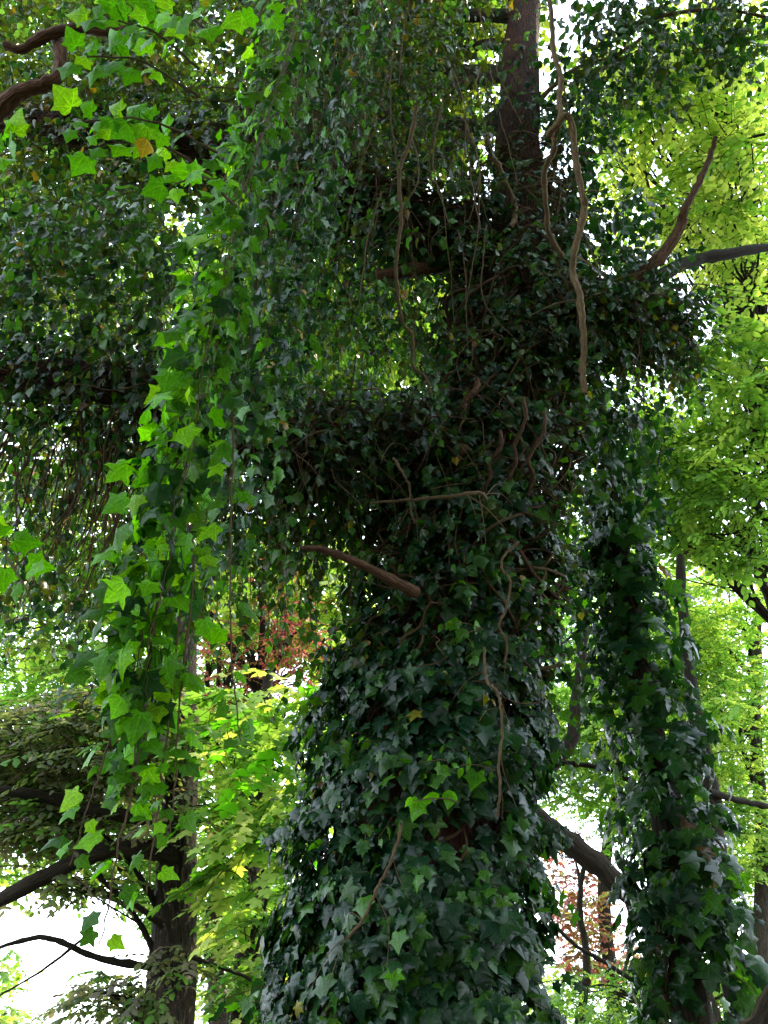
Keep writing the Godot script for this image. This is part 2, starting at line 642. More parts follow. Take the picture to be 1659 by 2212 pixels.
func make_shapes() -> void:
	var five := [Vector2(0.16, -0.16), Vector2(0.34, -0.15), Vector2(0.50, 0.00), Vector2(0.41, 0.15), Vector2(0.43, 0.26), Vector2(0.58, 0.38), Vector2(0.70, 0.57), Vector2(0.48, 0.55), Vector2(0.31, 0.60), Vector2(0.22, 0.82), Vector2(0.0, 1.10)]
	var three := [Vector2(0.18, -0.14), Vector2(0.40, -0.12), Vector2(0.47, 0.02), Vector2(0.45, 0.17), Vector2(0.67, 0.40), Vector2(0.45, 0.47), Vector2(0.30, 0.64), Vector2(0.17, 0.86), Vector2(0.0, 1.10)]
	var kite := [Vector2(0.24, 0.02), Vector2(0.44, 0.24), Vector2(0.48, 0.40), Vector2(0.30, 0.66), Vector2(0.10, 0.92), Vector2(0.0, 1.05)]
	var oval := [Vector2(0.22, 0.10), Vector2(0.33, 0.38), Vector2(0.26, 0.68), Vector2(0.0, 1.0)]
	var maple := [Vector2(0.14, -0.06), Vector2(0.36, -0.12), Vector2(0.40, 0.02), Vector2(0.62, 0.10), Vector2(0.50, 0.24), Vector2(0.72, 0.56), Vector2(0.46, 0.54), Vector2(0.28, 0.52), Vector2(0.26, 0.78), Vector2(0.0, 1.05)]
	shapes.append(leaf_shape(five, 0.18, 0.12, 0.0, 0.0))        # 0 lying leaf
	shapes.append(leaf_shape(five, 0.30, 0.22, 0.14, 0.0))       # 1
	shapes.append(leaf_shape(three, 0.22, 0.18, -0.12, 0.0))     # 2
	shapes.append(leaf_shape(kite, 0.30, 0.20, 0.1, 0.0))        # 3
	shapes.append(leaf_shape(five, 0.32, 0.30, 0.14, 0.65))       # 4 leaf with stalk
	shapes.append(leaf_shape(three, 0.42, 0.36, -0.2, 0.7))     # 5
	shapes.append(leaf_shape(three, 0.16, 0.2, 0.3, 0.6))       # 6
	shapes.append(leaf_shape(kite, 0.35, 0.30, -0.1, 0.6))       # 7
	shapes.append(leaf_shape(oval, 0.15, 0.12, 0.06, 0.0))       # 8 beech
	shapes.append(leaf_shape(oval, 0.30, 0.25, -0.1, 0.0))       # 9
	shapes.append(leaf_shape(maple, 0.15, 0.15, 0.05, 0.5))      # 10 sycamore
	shapes.append(leaf_shape(maple, 0.28, 0.25, -0.12, 0.5))     # 11

var LYING := [0, 0, 1, 2]
var ADULT := [3, 3, 7, 5]
var STALKED := [4, 4, 5, 6, 5]

func _ready() -> void:
	rng.seed = 20240
	noise.seed = 4
	noise.frequency = 1.0
	noise.noise_type = FastNoiseLite.TYPE_SIMPLEX_SMOOTH
	# camera
	var cam := Camera3D.new()
	cam.name = "camera"
	add_child(cam)
	cam.transform = Transform3D(look, EYE)
	cam.fov = FOV
	cam.near = 0.05
	cam.far = 500.0
	cam.current = true
	# sky
	var sm := ProceduralSkyMaterial.new()
	sm.sky_top_color = Color(0.86, 0.92, 1.0)
	sm.sky_horizon_color = Color(0.95, 0.98, 1.0)
	sm.sky_curve = 0.2
	sm.sky_energy_multiplier = 1.7
	sm.ground_bottom_color = Color(0.1, 0.1, 0.07)
	sm.ground_horizon_color = Color(0.25, 0.27, 0.2)
	var env := Environment.new()
	env.background_mode = Environment.BG_SKY
	env.sky = Sky.new()
	env.sky.sky_material = sm
	env.tonemap_mode = Environment.TONE_MAPPER_LINEAR
	env.tonemap_exposure = 2.1
	env.sdfgi_enabled = true
	env.ssao_enabled = true
	env.ssil_enabled = true
	var we := WorldEnvironment.new()
	we.name = "environment"
	we.environment = env
	add_child(we)
	# sun: high, ahead and to the right, behind the trees
	var sun := DirectionalLight3D.new()
	sun.name = "sun"
	add_child(sun)
	sun.light_color = Color(1.0, 0.93, 0.78)
	sun.light_energy = 1.6
	sun.light_angular_distance = 0.5
	sun.shadow_enabled = true
	sun.sky_mode = DirectionalLight3D.SKY_MODE_LIGHT_ONLY
	var az := deg_to_rad(48.0)
	var el := deg_to_rad(52.0)
	sun.look_at_from_position(Vector3.ZERO, -Vector3(sin(az) * cos(el), sin(el), -cos(az) * cos(el)))

	make_tones()
	make_shapes()
	M.veins = ImageTexture.create_from_image(vein_image())
	M.ivy = leaf_material(0.24, 0.4, Color(0.95, 1.05, 0.25), true)
	M.young = leaf_material(0.26, 0.3, Color(1.4, 1.5, 0.25), true)
	M.far_leaf = leaf_material(0.5, 0.35, Color(1.35, 1.35, 0.5), false)
	M.copper = leaf_material(0.5, 0.4, Color(1.3, 0.8, 0.6), false)
	M.bark_red = bark(Color(0.11, 0.06, 0.045), Color(0.38, 0.215, 0.155), 2, 0.6, 3.0, 1)
	M.bark_grey = bark(Color(0.12, 0.1, 0.08), Color(0.3, 0.26, 0.21), 2, 0.6, 1.6, 2, 0.5)
	M.bark_dark = bark(Color(0.12, 0.1, 0.08), Color(0.3, 0.26, 0.2), 2, 0.6, 1.5, 3)
	M.bark_vine = bark(Color(0.3, 0.24, 0.17), Color(0.58, 0.48, 0.35), 1, 2.5, 0.5, 4)
	M.bark_rust = bark(Color(0.2, 0.135, 0.095), Color(0.52, 0.37, 0.27), 1, 1.2, 0.8, 6)
	build_ground()
	build_main_tree()
	build_left_limb_tree()
	build_column()
	build_lichen_tree()
	build_right_trunks()
	build_far_trees()
	build_wood_behind()
	build_main_ivy()
	build_left_ivy()
	build_curtain()
	build_lianas()

func build_ground() -> void:
	var pm := PlaneMesh.new()
	pm.size = Vector2(600, 600)
	var m := StandardMaterial3D.new()
	var nt := NoiseTexture2D.new()
	nt.width = 512
	nt.height = 512
	nt.seamless = true
	nt.noise = FastNoiseLite.new()
	nt.noise.seed = 3
	nt.noise.frequency = 0.02
	var gr := Gradient.new()
	gr.set_color(0, Color(0.16, 0.13, 0.08))
	gr.set_color(1, Color(0.24, 0.27, 0.12))
	nt.color_ramp = gr
	m.albedo_texture = nt
	m.uv1_scale = Vector3(120, 120, 1)
	m.roughness = 1.0
	var o := MeshInstance3D.new()
	o.name = "ground"
	o.mesh = pm
	o.material_override = m
	o.set_meta("kind", "structure")
	o.set_meta("label", "shaded woodland floor of leaf litter under the trees")
	add_child(o)

# ------------------------------------------------------------------ the great tree
var spine := []
var spine_r := []
var limb_low := []
var limb_high := []
var limb_right := []

func build_main_tree() -> void:
	var foot := P(860, 2215, 3.3)
	var t := thing("ivy_clad_tree", "great leaning tree wrapped in ivy, its bare red-brown upper trunk showing above the fork", "tree", Vector3(foot.x, 0, foot.z))
	var pts := [Vector3(foot.x - 0.04, -0.1, foot.z), Vector3(foot.x - 0.03, 0.8, foot.z)]
	pts.append_array(ahead_path([[868, 2212], [888, 1900], [925, 1600], [985, 1300], [1045, 1000], [1095, 720], [1122, 480], [1120, 250], [1132, 0], [1150, -200], [1150, -420]], 3.3))
	spine = smooth(pts, 5)
	spine_r = lerp_list([0.42, 0.38, 0.34, 0.33, 0.32, 0.30, 0.28, 0.26, 0.19, 0.15, 0.13, 0.12, 0.1], spine.size())
	var b := Mb.new()
	b.tube(spine, spine_r, 20, Color.WHITE, 0.14)
	part(t, "trunk", b.done(), M.bark_red)
	limb_low = limb(t, "limb", px_path([[1010, 1010, 3.9], [840, 955, 3.8], [640, 965, 3.7], [450, 905, 3.8], [200, 825, 4.0], [-160, 800, 4.2]], 0), 0.15, 0.09, M.bark_red)
	limb_high = limb(t, "limb", px_path([[1105, 560, 5.0], [960, 510, 4.9], [760, 440, 4.9], [560, 370, 5.1], [300, 290, 5.4], [-20, 260, 5.8]], 0), 0.15, 0.09, M.bark_red)
	limb_right = limb(t, "limb", px_path([[1085, 780, 4.3], [1190, 705, 4.3], [1290, 680, 4.4], [1380, 690, 4.6], [1460, 730, 4.9]], 0), 0.12, 0.03, M.bark_red)
	limb(t, "branch", px_path([[1280, 680, 4.35], [1330, 640, 4.4], [1390, 585, 4.4], [1440, 540, 4.45], [1468, 492, 4.5], [1478, 455, 4.5], [1510, 395, 4.55], [1535, 335, 4.6], [1546, 296, 4.6]], 0), 0.045, 0.011, M.bark_rust, 9, 5, 0.006, 0.2, "bare reddish broken branch rising to a point")
	limb(t, "branch", px_path([[1300, 680, 4.5], [1420, 600, 4.9], [1500, 562, 5.1], [1570, 548, 5.2], [1660, 535, 5.4]], 0), 0.05, 0.03, M.bark_dark, 8, 5, 0.005)
	limb(t, "branch", px_path([[900, 1280, 3.1], [830, 1246, 3.0], [770, 1214, 2.95], [700, 1189, 2.9], [650, 1183, 2.9]], 0), 0.024, 0.008, M.bark_rust, 8, 5, 0.003, 0.12, "snapped rust brown dead branch")
	limb(t, "branch", px_path([[1060, 560, 5.0], [860, 590, 4.6], [800, 606, 4.5]], 0), 0.05, 0.035, M.bark_rust, 8, 5)
	# its own high crown, mostly above the frame
	var sp := [spray_leaves(11, 0.42, 0.075, [8, 9], 0.15), spray_leaves(11, 0.36, 0.07, [8, 9], 0.25), spray_leaves(11, 0.4, 0.08, [8, 9], 0.05)]
	var heads := crown(t, [
		[850, -40, 330, 160, 8.5, 1.2, 700], [500, 60, 330, 170, 8.0, 1.2, 560], [120, 120, 260, 190, 8.0, 1.2, 820],
		[780, 260, 260, 160, 7.6, 1.0, 700], [420, 330, 260, 130, 7.8, 1.0, 520], [90, 480, 240, 150, 7.5, 1.0, 620],
		[700, 620, 200, 130, 8.5, 1.0, 420], [960, 120, 120, 200, 7.5, 0.8, 260],
		[600, -420, 700, 250, 8.0, 2.0, 1800], [1300, -350, 450, 200, 8.5, 1.5, 700]], sp, T([50, 51, 52, 33, 34]), M.far_leaf, 220, {"freq": 0.9, "thr": -0.22})
	limbs(t, heads, spine.slice(int(spine.size() * 0.6)), 0.06, 14, M.bark_dark)

func build_left_limb_tree() -> void:
	var t := thing("gnarled_tree", "old tree beyond the edge whose crooked bare brown limbs reach in at the upper corner", "tree", Vector3(-3.4, 0, -2.2))
	var trunk := smooth([Vector3(-3.4, -0.1, -2.2), Vector3(-3.3, 2, -2.2), Vector3(-3.1, 4.0, -2.3), Vector3(-2.9, 6.5, -2.5)], 5)
	var b := Mb.new()
	b.tube(trunk, taper(trunk, 0.26, 0.12), 14, Color.WHITE, 0.12)
	part(t, "trunk", b.done(), M.bark_dark)
	limb(t, "limb", [along(trunk, 0.62), A(-140, 400, 3.2), A(-30, 268, 3.0), A(38, 202, 2.95), A(90, 185, 2.95), A(126, 163, 2.95), A(131, 118, 3.0), A(118, 70, 3.05)], 0.036, 0.02, M.bark_rust, 10, 5, 0.004, 0.12, "crooked brown limb with ridged bark")
	limb(t, "limb", px_path([[460, -160, 3.4], [330, -90, 3.2], [286, -20, 3.1], [262, 42, 3.05], [238, 66, 3.0], [165, 60, 3.0], [100, 76, 3.0], [48, 106, 3.0], [14, 98, 3.0]], 0), 0.025, 0.016, M.bark_rust, 9, 5, 0.003, 0.16, "weathered limb ending in a hooked stump")

# ------------------------------------------------------------------ second ivy column, on the right
var col_path := []
func build_column() -> void:
	var f := P(1500, 2215, 4.0)
	var t := thing("slender_tree", "slim trunk hidden in a column of glossy ivy beside the great tree", "tree", Vector3(f.x, 0, f.z))
	var pts := [Vector3(f.x + 0.08, -0.1, f.z)]
	pts.append_array(ahead_path([[1500, 2215], [1450, 1850], [1395, 1520], [1345, 1230], [1318, 1040], [1295, 880], [1270, 700]], 4.0))
	col_path = smooth(pts, 5)
	var b := Mb.new()
	b.tube(col_path, taper(col_path, 0.09, 0.03), 10, Color.WHITE, 0.1)
	part(t, "trunk", b.done(), M.bark_dark)
	for q in [[1330, 1130, 1250, 1230, 1205, 1290], [1360, 1300, 1290, 1330, 1180, 1420], [1335, 1150, 1400, 1080, 1430, 960]]:
		limb(t, "branch", ahead_path([[q[0], q[1]], [q[2], q[3]], [q[4], q[5]]], 4.0), 0.014, 0.005, M.bark_dark, 6, 5)
	var iv := thing("climbing_ivy", "dense column of dark glossy lobed ivy around the slim trunk", "ivy", Vector3(f.x, 0, f.z), "ivy climbing the trees")
	var leaves := []
	var stems := Mb.new()
	var r := taper(col_path, 0.09, 0.03)
	clad(leaves, stems, col_path, r, 300, 0.07, some_yellow(DARK + [3, 5], 90), LYING, 0.19, 0.75, 0.12, 0.6)
	clad(leaves, stems, col_path, r, 130, 0.075, DARK, LYING, 0.14, 0.7, 0.6, 0.95)
	for k in 110:
		var p := along(col_path, rf(0.15, 0.85))
		shoot(leaves, stems, p, Vector3(rf(-1, 1), rf(-0.2, 0.4), rf(-0.6, 1)), rf(0.2, 0.46), 0.055, 0.076, 0.16, DARK + DARK + MIDDLE, LYING + [5], 0.003)
	# the shoots that reach over towards the great tree
	for k in 26:
		var f2 := rf(0.46, 0.62)
		shoot(leaves, stems, along(col_path, f2), Vector3(-1, rf(-0.2, 0.25), rf(0.0, 0.5)), rf(0.35, 0.62), 0.05, 0.07, 0.13, DARK + [3, 4], LYING + [4, 5], 0.003)
	tangle(stems, col_path, r, 60, 0.4, 1.1, 0.006, 0.03)
	part(iv, "stem", stems.done(), M.bark_vine, "stuff")
	finish_leaves(iv, "leaf", leaves, 300, M.ivy)

# ------------------------------------------------------------------ lichen tree
func build_lichen_tree() -> void:
	var f := P(365, 2215, 7.0)
	var t := thing("beech_tree", "grey trunk spotted with lichen, dark boughs spreading over the bright sky gap", "tree", Vector3(f.x, 0, f.z))
	var pts := [Vector3(f.x, -0.1, f.z)]
	pts.append_array(ahead_path([[362, 2215], [372, 2080], [378, 1950], [386, 1800], [392, 1650], [396, 1480], [398, 1280], [400, 1050]], 7.0))
	var path := smooth(pts, 5)
	var b := Mb.new()
	b.tube(path, lerp_list([0.24, 0.2, 0.185, 0.17, 0.155, 0.14, 0.13, 0.11, 0.09], path.size()), 16, Color.WHITE, 0.05)
	part(t, "trunk", b.done(), M.bark_grey)
	var d := 6.0
	limb(t, "limb", px_path([[380, 1850, 6.1], [330, 1838, 6.0], [250, 1835, 5.9], [180, 1852, 5.8], [100, 1892, 5.7], [0, 1945, 5.5], [-120, 2010, 5.4]], 0), 0.075, 0.045, M.bark_dark)
	limb(t, "limb", px_path([[385, 1780, 6.1], [300, 1768, 6.0], [200, 1750, 5.9], [90, 1720, 5.8], [-60, 1700, 5.6]], 0), 0.06, 0.03, M.bark_dark)
	limb(t, "branch", px_path([[372, 2030, 6.0], [350, 1930, 5.9], [340, 1880, 5.85]], 0), 0.03, 0.015, M.bark_dark)
	limb(t, "branch", px_path([[350, 2000, 6.0], [300, 1960, 5.9], [240, 1920, 5.8], [205, 1880, 5.7]], 0), 0.025, 0.012, M.bark_dark)
	limb(t, "branch", px_path([[340, 2090, 6.0], [220, 2072, 5.8], [120, 2030, 5.7], [60, 2028, 5.7], [-40, 2060, 5.6]], 0), 0.028, 0.012, M.bark_dark)
	limb(t, "branch", px_path([[395, 2060, 6.0], [460, 2085, 5.9], [520, 2105, 5.9], [600, 2150, 5.8]], 0), 0.02, 0.008, M.bark_dark)
	limb(t, "branch", px_path([[350, 2190, 6.0], [250, 2150, 5.8], [190, 2140, 5.7]], 0), 0.018, 0.006, M.bark_dark)
	limb(t, "branch", px_path([[200, 2010, 5.8], [100, 2090, 5.6], [0, 2150, 5.5]], 0), 0.012, 0.006, M.bark_dark)
	var sp := [spray_leaves(10, 0.34, 0.06, [8, 9], 0.2), spray_leaves(10, 0.3, 0.055, [8, 9], 0.1), spray_leaves(10, 0.36, 0.06, [8, 9], 0.3)]
	var heads := crown(t, [
		[140, 1610, 240, 120, 6.5, 0.7, 980], [300, 1540, 100, 110, 6.9, 0.4, 200], [110, 1770, 200, 55, 6.2, 0.5, 320],
		[235, 2140, 80, 55, 6.0, 0.4, 80],
		[150, 1900, 120, 30, 6.0, 0.3, 50], [400, 1760, 70, 90, 5.9, 0.4, 34], [370, 2090, 70, 60, 5.8, 0.3, 26], [300, 2170, 60, 40, 5.8, 0.3, 30]], sp, T([45, 46, 47, 34, 45]), M.far_leaf, 300, {"freq": 1.2, "thr": -0.25, "tilt": 0.35})
	limbs(t, heads, path, 0.03, 12, M.bark_dark)
	# sycamore boughs, lit from behind
	var s := thing("sycamore_tree", "sycamore with broad backlit yellow-green leaves between the lichen trunk and the ivy trunk", "tree", Vector3(P(520, 2215, 8.0).x, 0, P(520, 2215, 8.0).z))
	var st := smooth([s.position + Vector3(0, -0.1, 0), P(515, 2210, 8.0), P(540, 1950, 8.0), P(560, 1700, 8.0), P(580, 1450, 8.0)], 5)
	var sb := Mb.new()
	sb.tube(st, taper(st, 0.12, 0.05), 10, Color.WHITE, 0.08)
	part(s, "trunk", sb.done(), M.bark_dark)
	var ms := [spray_leaves(7, 0.44, 0.095, [10, 11], 0.35), spray_leaves(7, 0.38, 0.085, [10, 11], 0.2), spray_leaves(7, 0.48, 0.09, [10, 11], 0.3)]
	var hs := crown(s, [
		[590, 1640, 130, 120, 5.6, 0.7, 72], [560, 1770, 120, 100, 6.2, 0.7, 66], [580, 1900, 110, 110, 5.9, 0.7, 56],
		[520, 1560, 80, 90, 6.4, 0.4, 60], [560, 2000, 80, 100, 6.6, 0.4, 60], [590, 2110, 80, 80, 6.4, 0.4, 50], [620, 1520, 60, 60, 5.4, 0.4, 30]],
		ms, T([31, 33, 33, 34, 30, 14]), M.far_leaf, 300, {"freq": 1.3, "thr": -0.12, "tilt": 0.5})
	limbs(s, hs, st, 0.022, 8, M.bark_dark)

func build_right_trunks() -> void:
	var f := P(1500, 2215, 5.6)
	var t := thing("leaning_tree", "bare dark trunk slanting across the pale gap, then bending upright behind the ivy column", "tree", Vector3(f.x, 0, f.z))
	limb(t, "trunk", [Vector3(f.x + 0.25, -0.1, f.z), P(1520, 2180, 5.6), P(1430, 2010, 5.5), P(1350, 1925, 5.4), P(1270, 1850, 5.4), P(1190, 1790, 5.4), P(1140, 1742, 5.4), P(1138, 1700, 5.4), P(1185, 1655, 5.4), P(1232, 1600, 5.4), P(1247, 1520, 5.4), P(1258, 1410, 5.4), P(1266, 1310, 5.4), P(1300, 1120, 5.4), P(1325, 900, 5.4)], 0.085, 0.028, M.bark_dark, 12, 5, 0.01, 0.08)
	limb(t, "branch", ahead_path([[1165, 1672], [1200, 1652], [1250, 1650], [1310, 1660], [1340, 1672]], 4.6), 0.018, 0.01, M.bark_dark)
	limb(t, "branch", ahead_path([[1190, 1990], [1240, 2040], [1300, 2075], [1370, 2120], [1430, 2160]], 5.2), 0.009, 0.015, M.bark_dark)
	var h := P(1620, 2215, 5.6)
	var v := thing("dark_tree", "dark trunk rising close behind the outer side of the ivy column", "tree", Vector3(h.x, 0, h.z))
	limb(v, "trunk", [Vector3(h.x, -0.1, h.z), P(1612, 2215, 5.6), P(1565, 2040, 5.6), P(1550, 1880, 5.6), P(1535, 1720, 5.6), P(1505, 1560, 5.6), P(1480, 1380, 5.6), P(1470, 1200, 5.6)], 0.1, 0.03, M.bark_dark, 12, 6, 0.008, 0.1)
	limb(v, "branch", px_path([[1530, 1710, 5.3], [1580, 1725, 5.4], [1659, 1742, 5.6], [1760, 1760, 5.8]], 0), 0.025, 0.015, M.bark_dark)
	var k := P(1640, 2215, 3.6)
	var w := thing("corner_tree", "nearly black leaning stem cutting the lowest corner beyond the ivy column", "tree", Vector3(k.x - 0.4, 0, k.z))
	var lo := P(1625, 2270, 3.4)
	var step := P(1715, 2110, 3.4) - lo
	limb(w, "trunk", [lo - step * ((lo.y + 0.1) / step.y), lo - step, lo, lo + step, lo + step * 3.0, lo + step * 6.0], 0.075, 0.05, M.bark_dark, 12, 6)

# ------------------------------------------------------------------ trees further off
func far_tree(called: String, label: String, foot_px: float, ahead: float, top_py: float, r: float, blobs: Array, colors: Array, mat: Material, opt: Dictionary, twigs := 14, bark_mat: Material = null) -> Node3D:
	var f := P(foot_px, 2215, ahead)
	var t := thing(called, label, "tree", Vector3(f.x, 0, f.z), opt.get("group", ""))
	var lean := rf(-30, 30)
	var path := smooth([Vector3(f.x, -0.1, f.z), P(foot_px, 2200, ahead), P(foot_px + lean, lerpf(2200, top_py, 0.35), ahead), P(foot_px - lean, lerpf(2200, top_py, 0.7), ahead), P(foot_px + lean * 0.5, top_py, ahead)], 6, 0.02)
	var b := Mb.new()
	b.tube(path, taper(path, r, r * 0.4), 12, Color.WHITE, 0.08)
	part(t, "trunk", b.done(), bark_mat if bark_mat else M.bark_dark)
	var leaf: float = opt.get("leaf", 0.075)
	var per: int = opt.get("per", 12)
	var sl: float = opt.get("spray", leaf * 5.5)
	var sp := [spray_leaves(per, sl, leaf, [8, 9], 0.15), spray_leaves(per, sl * 0.85, leaf, [8, 9], 0.25), spray_leaves(per, sl * 1.1, leaf * 1.05, [8, 9], 0.05)]
	var heads := crown(t, blobs, sp, colors, mat, opt.get("singles", 300), opt)
	limbs(t, heads, path, r * 0.35, twigs, bark_mat if bark_mat else M.bark_dark)
	return t

func build_far_trees() -> void:
	var G := T([30, 31, 32, 31, 33])
	far_tree("beech_tree", "sunlit beech whose bright yellow-green leaves fill the upper corner beyond the broken branch", 1720, 7.5, 700, 0.2, [
		[1560, 170, 190, 150, 7.4, 0.9, 560], [1400, 200, 170, 130, 7.6, 0.8, 400], [1550, 430, 150, 120, 7.4, 0.9, 330], [1330, 330, 70, 90, 7.6, 0.6, 70],
		[1620, 620, 110, 120, 7.0, 0.8, 280], [1300, 520, 120, 90, 7.8, 0.6, 130], [1430, 470, 90, 60, 7.8, 0.6, 60], [1620, 300, 110, 140, 7.0, 0.8, 180]], G, M.far_leaf, {"leaf": 0.066, "spray": 0.42, "freq": 1.2, "thr": 0.05, "tilt": 0.7}, 34)
	far_tree("beech_tree", "beech with layered mid-green sprays behind the outer edge of the ivy mass", 1780, 8.5, 1000, 0.2, [
		[1600, 820, 140, 120, 7.2, 0.9, 360], [1560, 1000, 160, 120, 7.6, 0.9, 400], [1420, 1000, 140, 140, 8.2, 0.8, 300], [1350, 880, 120, 110, 8.6, 0.8, 200], [1590, 1140, 130, 90, 7.6, 0.8, 200],
		[1280, 1150, 100, 130, 8.6, 0.7, 190], [1430, 1130, 120, 90, 8.6, 0.8, 170]], T([31, 33, 33, 33, 34]), M.far_leaf, {"leaf": 0.07, "spray": 0.45, "freq": 1.1, "thr": -0.1, "tilt": 0.7}, 34)
	far_tree("slender_beech", "thin forked pale tree among fine pale yellow leaves low at the bright side", 1640, 13.0, 1250, 0.16, [
		[1560, 1300, 170, 150, 13, 1.8, 760], [1440, 1330, 120, 130, 13.5, 1.6, 480], [1600, 1550, 150, 150, 12.5, 1.8, 760], [1500, 1500, 120, 130, 13.5, 1.6, 520], [1600, 1780, 140, 140, 12.5, 1.8, 700],
		[1360, 1480, 110, 160, 14, 1.6, 480]], T([30, 31, 31, 33, 33, 34]), M.far_leaf, {"leaf": 0.07, "spray": 0.5, "freq": 0.6, "thr": -0.12, "per": 16}, 16, M.bark_grey)
	far_tree("beech_tree", "distant beech of fine green leaves standing low behind the ivy column", 1420, 16.0, 1600, 0.2, [
		[1260, 1420, 120, 160, 16, 1.6, 620], [1250, 1620, 120, 120, 16, 1.6, 600], [1400, 1700, 140, 160, 16, 1.6, 700], [1580, 1900, 130, 80, 15, 1.4, 330], [1600, 2140, 110, 70, 15, 1.4, 220], [1330, 2150, 160, 70, 15, 1.5, 260]], T([31, 33, 33, 34]), M.far_leaf, {"leaf": 0.075, "spray": 0.5, "freq": 0.6, "thr": -0.18, "per": 16})
	far_tree("copper_beech", "copper beech of fine reddish leaves low between the two ivy columns", 1260, 18.0, 1850, 0.11, [
		[1250, 1960, 90, 90, 18, 1.5, 220], [1300, 2060, 110, 80, 18, 1.5, 260], [1220, 1850, 60, 60, 18, 1.2, 60]], T([40, 42, 43, 43, 31]), M.copper, {"leaf": 0.085, "freq": 0.7, "thr": -0.15, "per": 16})
	far_tree("copper_beech", "copper beech glowing pinkish red in the bright gap beside the hanging curtain", 560, 12.0, 1500, 0.2, [
		[560, 1400, 140, 100, 12, 1.2, 170], [640, 1360, 70, 80, 12, 1.0, 70], [480, 1470, 90, 70, 12, 1.0, 60], [560, 1240, 130, 80, 12.5, 1.0, 90], [320, 900, 80, 60, 12, 1.0, 70], [150, 990, 100, 50, 12, 1.0, 60]], T([40, 41, 42, 43, 43]), M.copper, {"leaf": 0.055, "freq": 0.9, "thr": -0.05, "per": 14, "spray": 0.5})
	far_tree("beech_tree", "bright green beech seen through the window under the ivy drapery", 760, 13.0, 900, 0.2, [
		[700, 690, 170, 100, 11, 1.2, 520], [560, 700, 140, 110, 11.5, 1.2, 360], [880, 640, 120, 100, 11, 1.2, 300], [960, 720, 90, 90, 11, 1.0, 200], [720, 900, 180, 60, 12, 1.0, 300], [420, 600, 140, 130, 11.5, 1.2, 300], [720, 760, 230, 90, 12.5, 1.2, 700], [700, 620, 230, 80, 12.5, 1.2, 500]], T([31, 33, 33, 30]), M.far_leaf, {"leaf": 0.085, "freq": 0.8, "thr": -0.3})
	far_tree("beech_tree", "shadowed beech behind the dark ivy mass on the curtain's outer side", -220, 11.0, 700, 0.2, [
		[120, 700, 260, 170, 10, 1.4, 600], [300, 980, 240, 150, 10.5, 1.4, 420], [60, 1080, 200, 160, 10, 1.4, 380], [330, 1220, 200, 120, 10.5, 1.2, 380], [80, 1330, 200, 120, 10, 1.2, 360], [400, 1050, 120, 160, 11, 1.2, 250]], T([33, 34, 50, 31]), M.far_leaf, {"leaf": 0.085, "freq": 0.9, "thr": -0.15})
	far_tree("beech_tree", "yellow-green far beech low behind the sycamore leaves", 470, 15.0, 1600, 0.18, [
		[470, 1600, 150, 110, 14, 1.5, 380], [520, 1780, 140, 120, 14, 1.5, 420], [500, 1980, 140, 110, 14, 1.5, 380], [560, 2130, 130, 80, 14, 1.5, 300], [600, 1300, 110, 110, 14, 1.2, 200], [720, 1250, 80, 110, 14, 1.2, 220], [700, 1430, 90, 90, 14, 1.2, 200], [460, 1330, 90, 90, 14, 1.2, 160], [560, 1180, 150, 70, 14, 1.2, 260]], T([31, 30, 32, 33]), M.far_leaf, {"leaf": 0.085, "freq": 0.7, "thr": -0.2, "per": 16})
	far_tree("beech_tree", "deep green far beech filling the gap under the low limb behind the copper leaves", 400, 19.0, 1300, 0.2, [
		[560, 1290, 160, 130, 18, 2.0, 900], [700, 1300, 100, 150, 18, 2.0, 520], [430, 1500, 170, 110, 18, 2.0, 700], [430, 1750, 170, 150, 18, 2.0, 800], [520, 2050, 150, 170, 18, 2.0, 800], [350, 1280, 160, 120, 18, 2.0, 560]], T([31, 33, 33, 34]), M.far_leaf, {"leaf": 0.085, "spray": 0.55, "freq": 0.6, "thr": -0.12, "per": 16})
	far_tree("beech_tree", "dim far beech behind the grey sprays over the lichen trunk's boughs", 372, 17.0, 1300, 0.2, [
		[120, 1500, 220, 130, 16, 2.0, 700], [100, 1700, 200, 110, 16, 2.0, 560], [280, 1800, 140, 100, 16, 2.0, 520], [120, 1250, 220, 160, 16, 2.0, 560], [60, 1850, 150, 60, 16, 2.0, 330], [360, 1930, 90, 90, 16, 2.0, 240], [180, 1480, 260, 90, 17, 2.0, 500]], T([33, 34, 34, 31]), M.far_leaf, {"leaf": 0.085, "spray": 0.55, "freq": 0.6, "thr": -0.12, "per": 16})
	far_tree("beech_tree", "green far beech closing the view between the two ivy columns", 1330, 20.0, 1300, 0.2, [
		[1280, 1300, 140, 150, 19, 2.0, 620], [1230, 1520, 130, 140, 19, 2.0, 620], [1380, 1480, 140, 180, 19, 2.0, 700], [1520, 1480, 160, 180, 19, 2.0, 700], [1560, 1750, 150, 150, 19, 2.0, 640], [1330, 1680, 120, 100, 19, 2.0, 380], [1300, 2140, 170, 80, 19, 2.0, 420], [1580, 2170, 120, 70, 19, 2.0, 260]], T([31, 33, 34, 33]), M.far_leaf, {"leaf": 0.085, "spray": 0.55, "freq": 0.6, "thr": -0.15, "per": 16})
	far_tree("beech_tree", "far green tree edging the white sky gap at the lower corner", -60, 18.0, 1900, 0.2, [
		[-20, 2090, 80, 60, 17, 1.5, 150], [0, 1900, 100, 50, 17, 1.5, 130], [10, 2200, 60, 30, 17, 1.2, 60]], T([31, 33, 30]), M.far_leaf, {"leaf": 0.09, "freq": 0.7, "thr": -0.1, "per": 16})

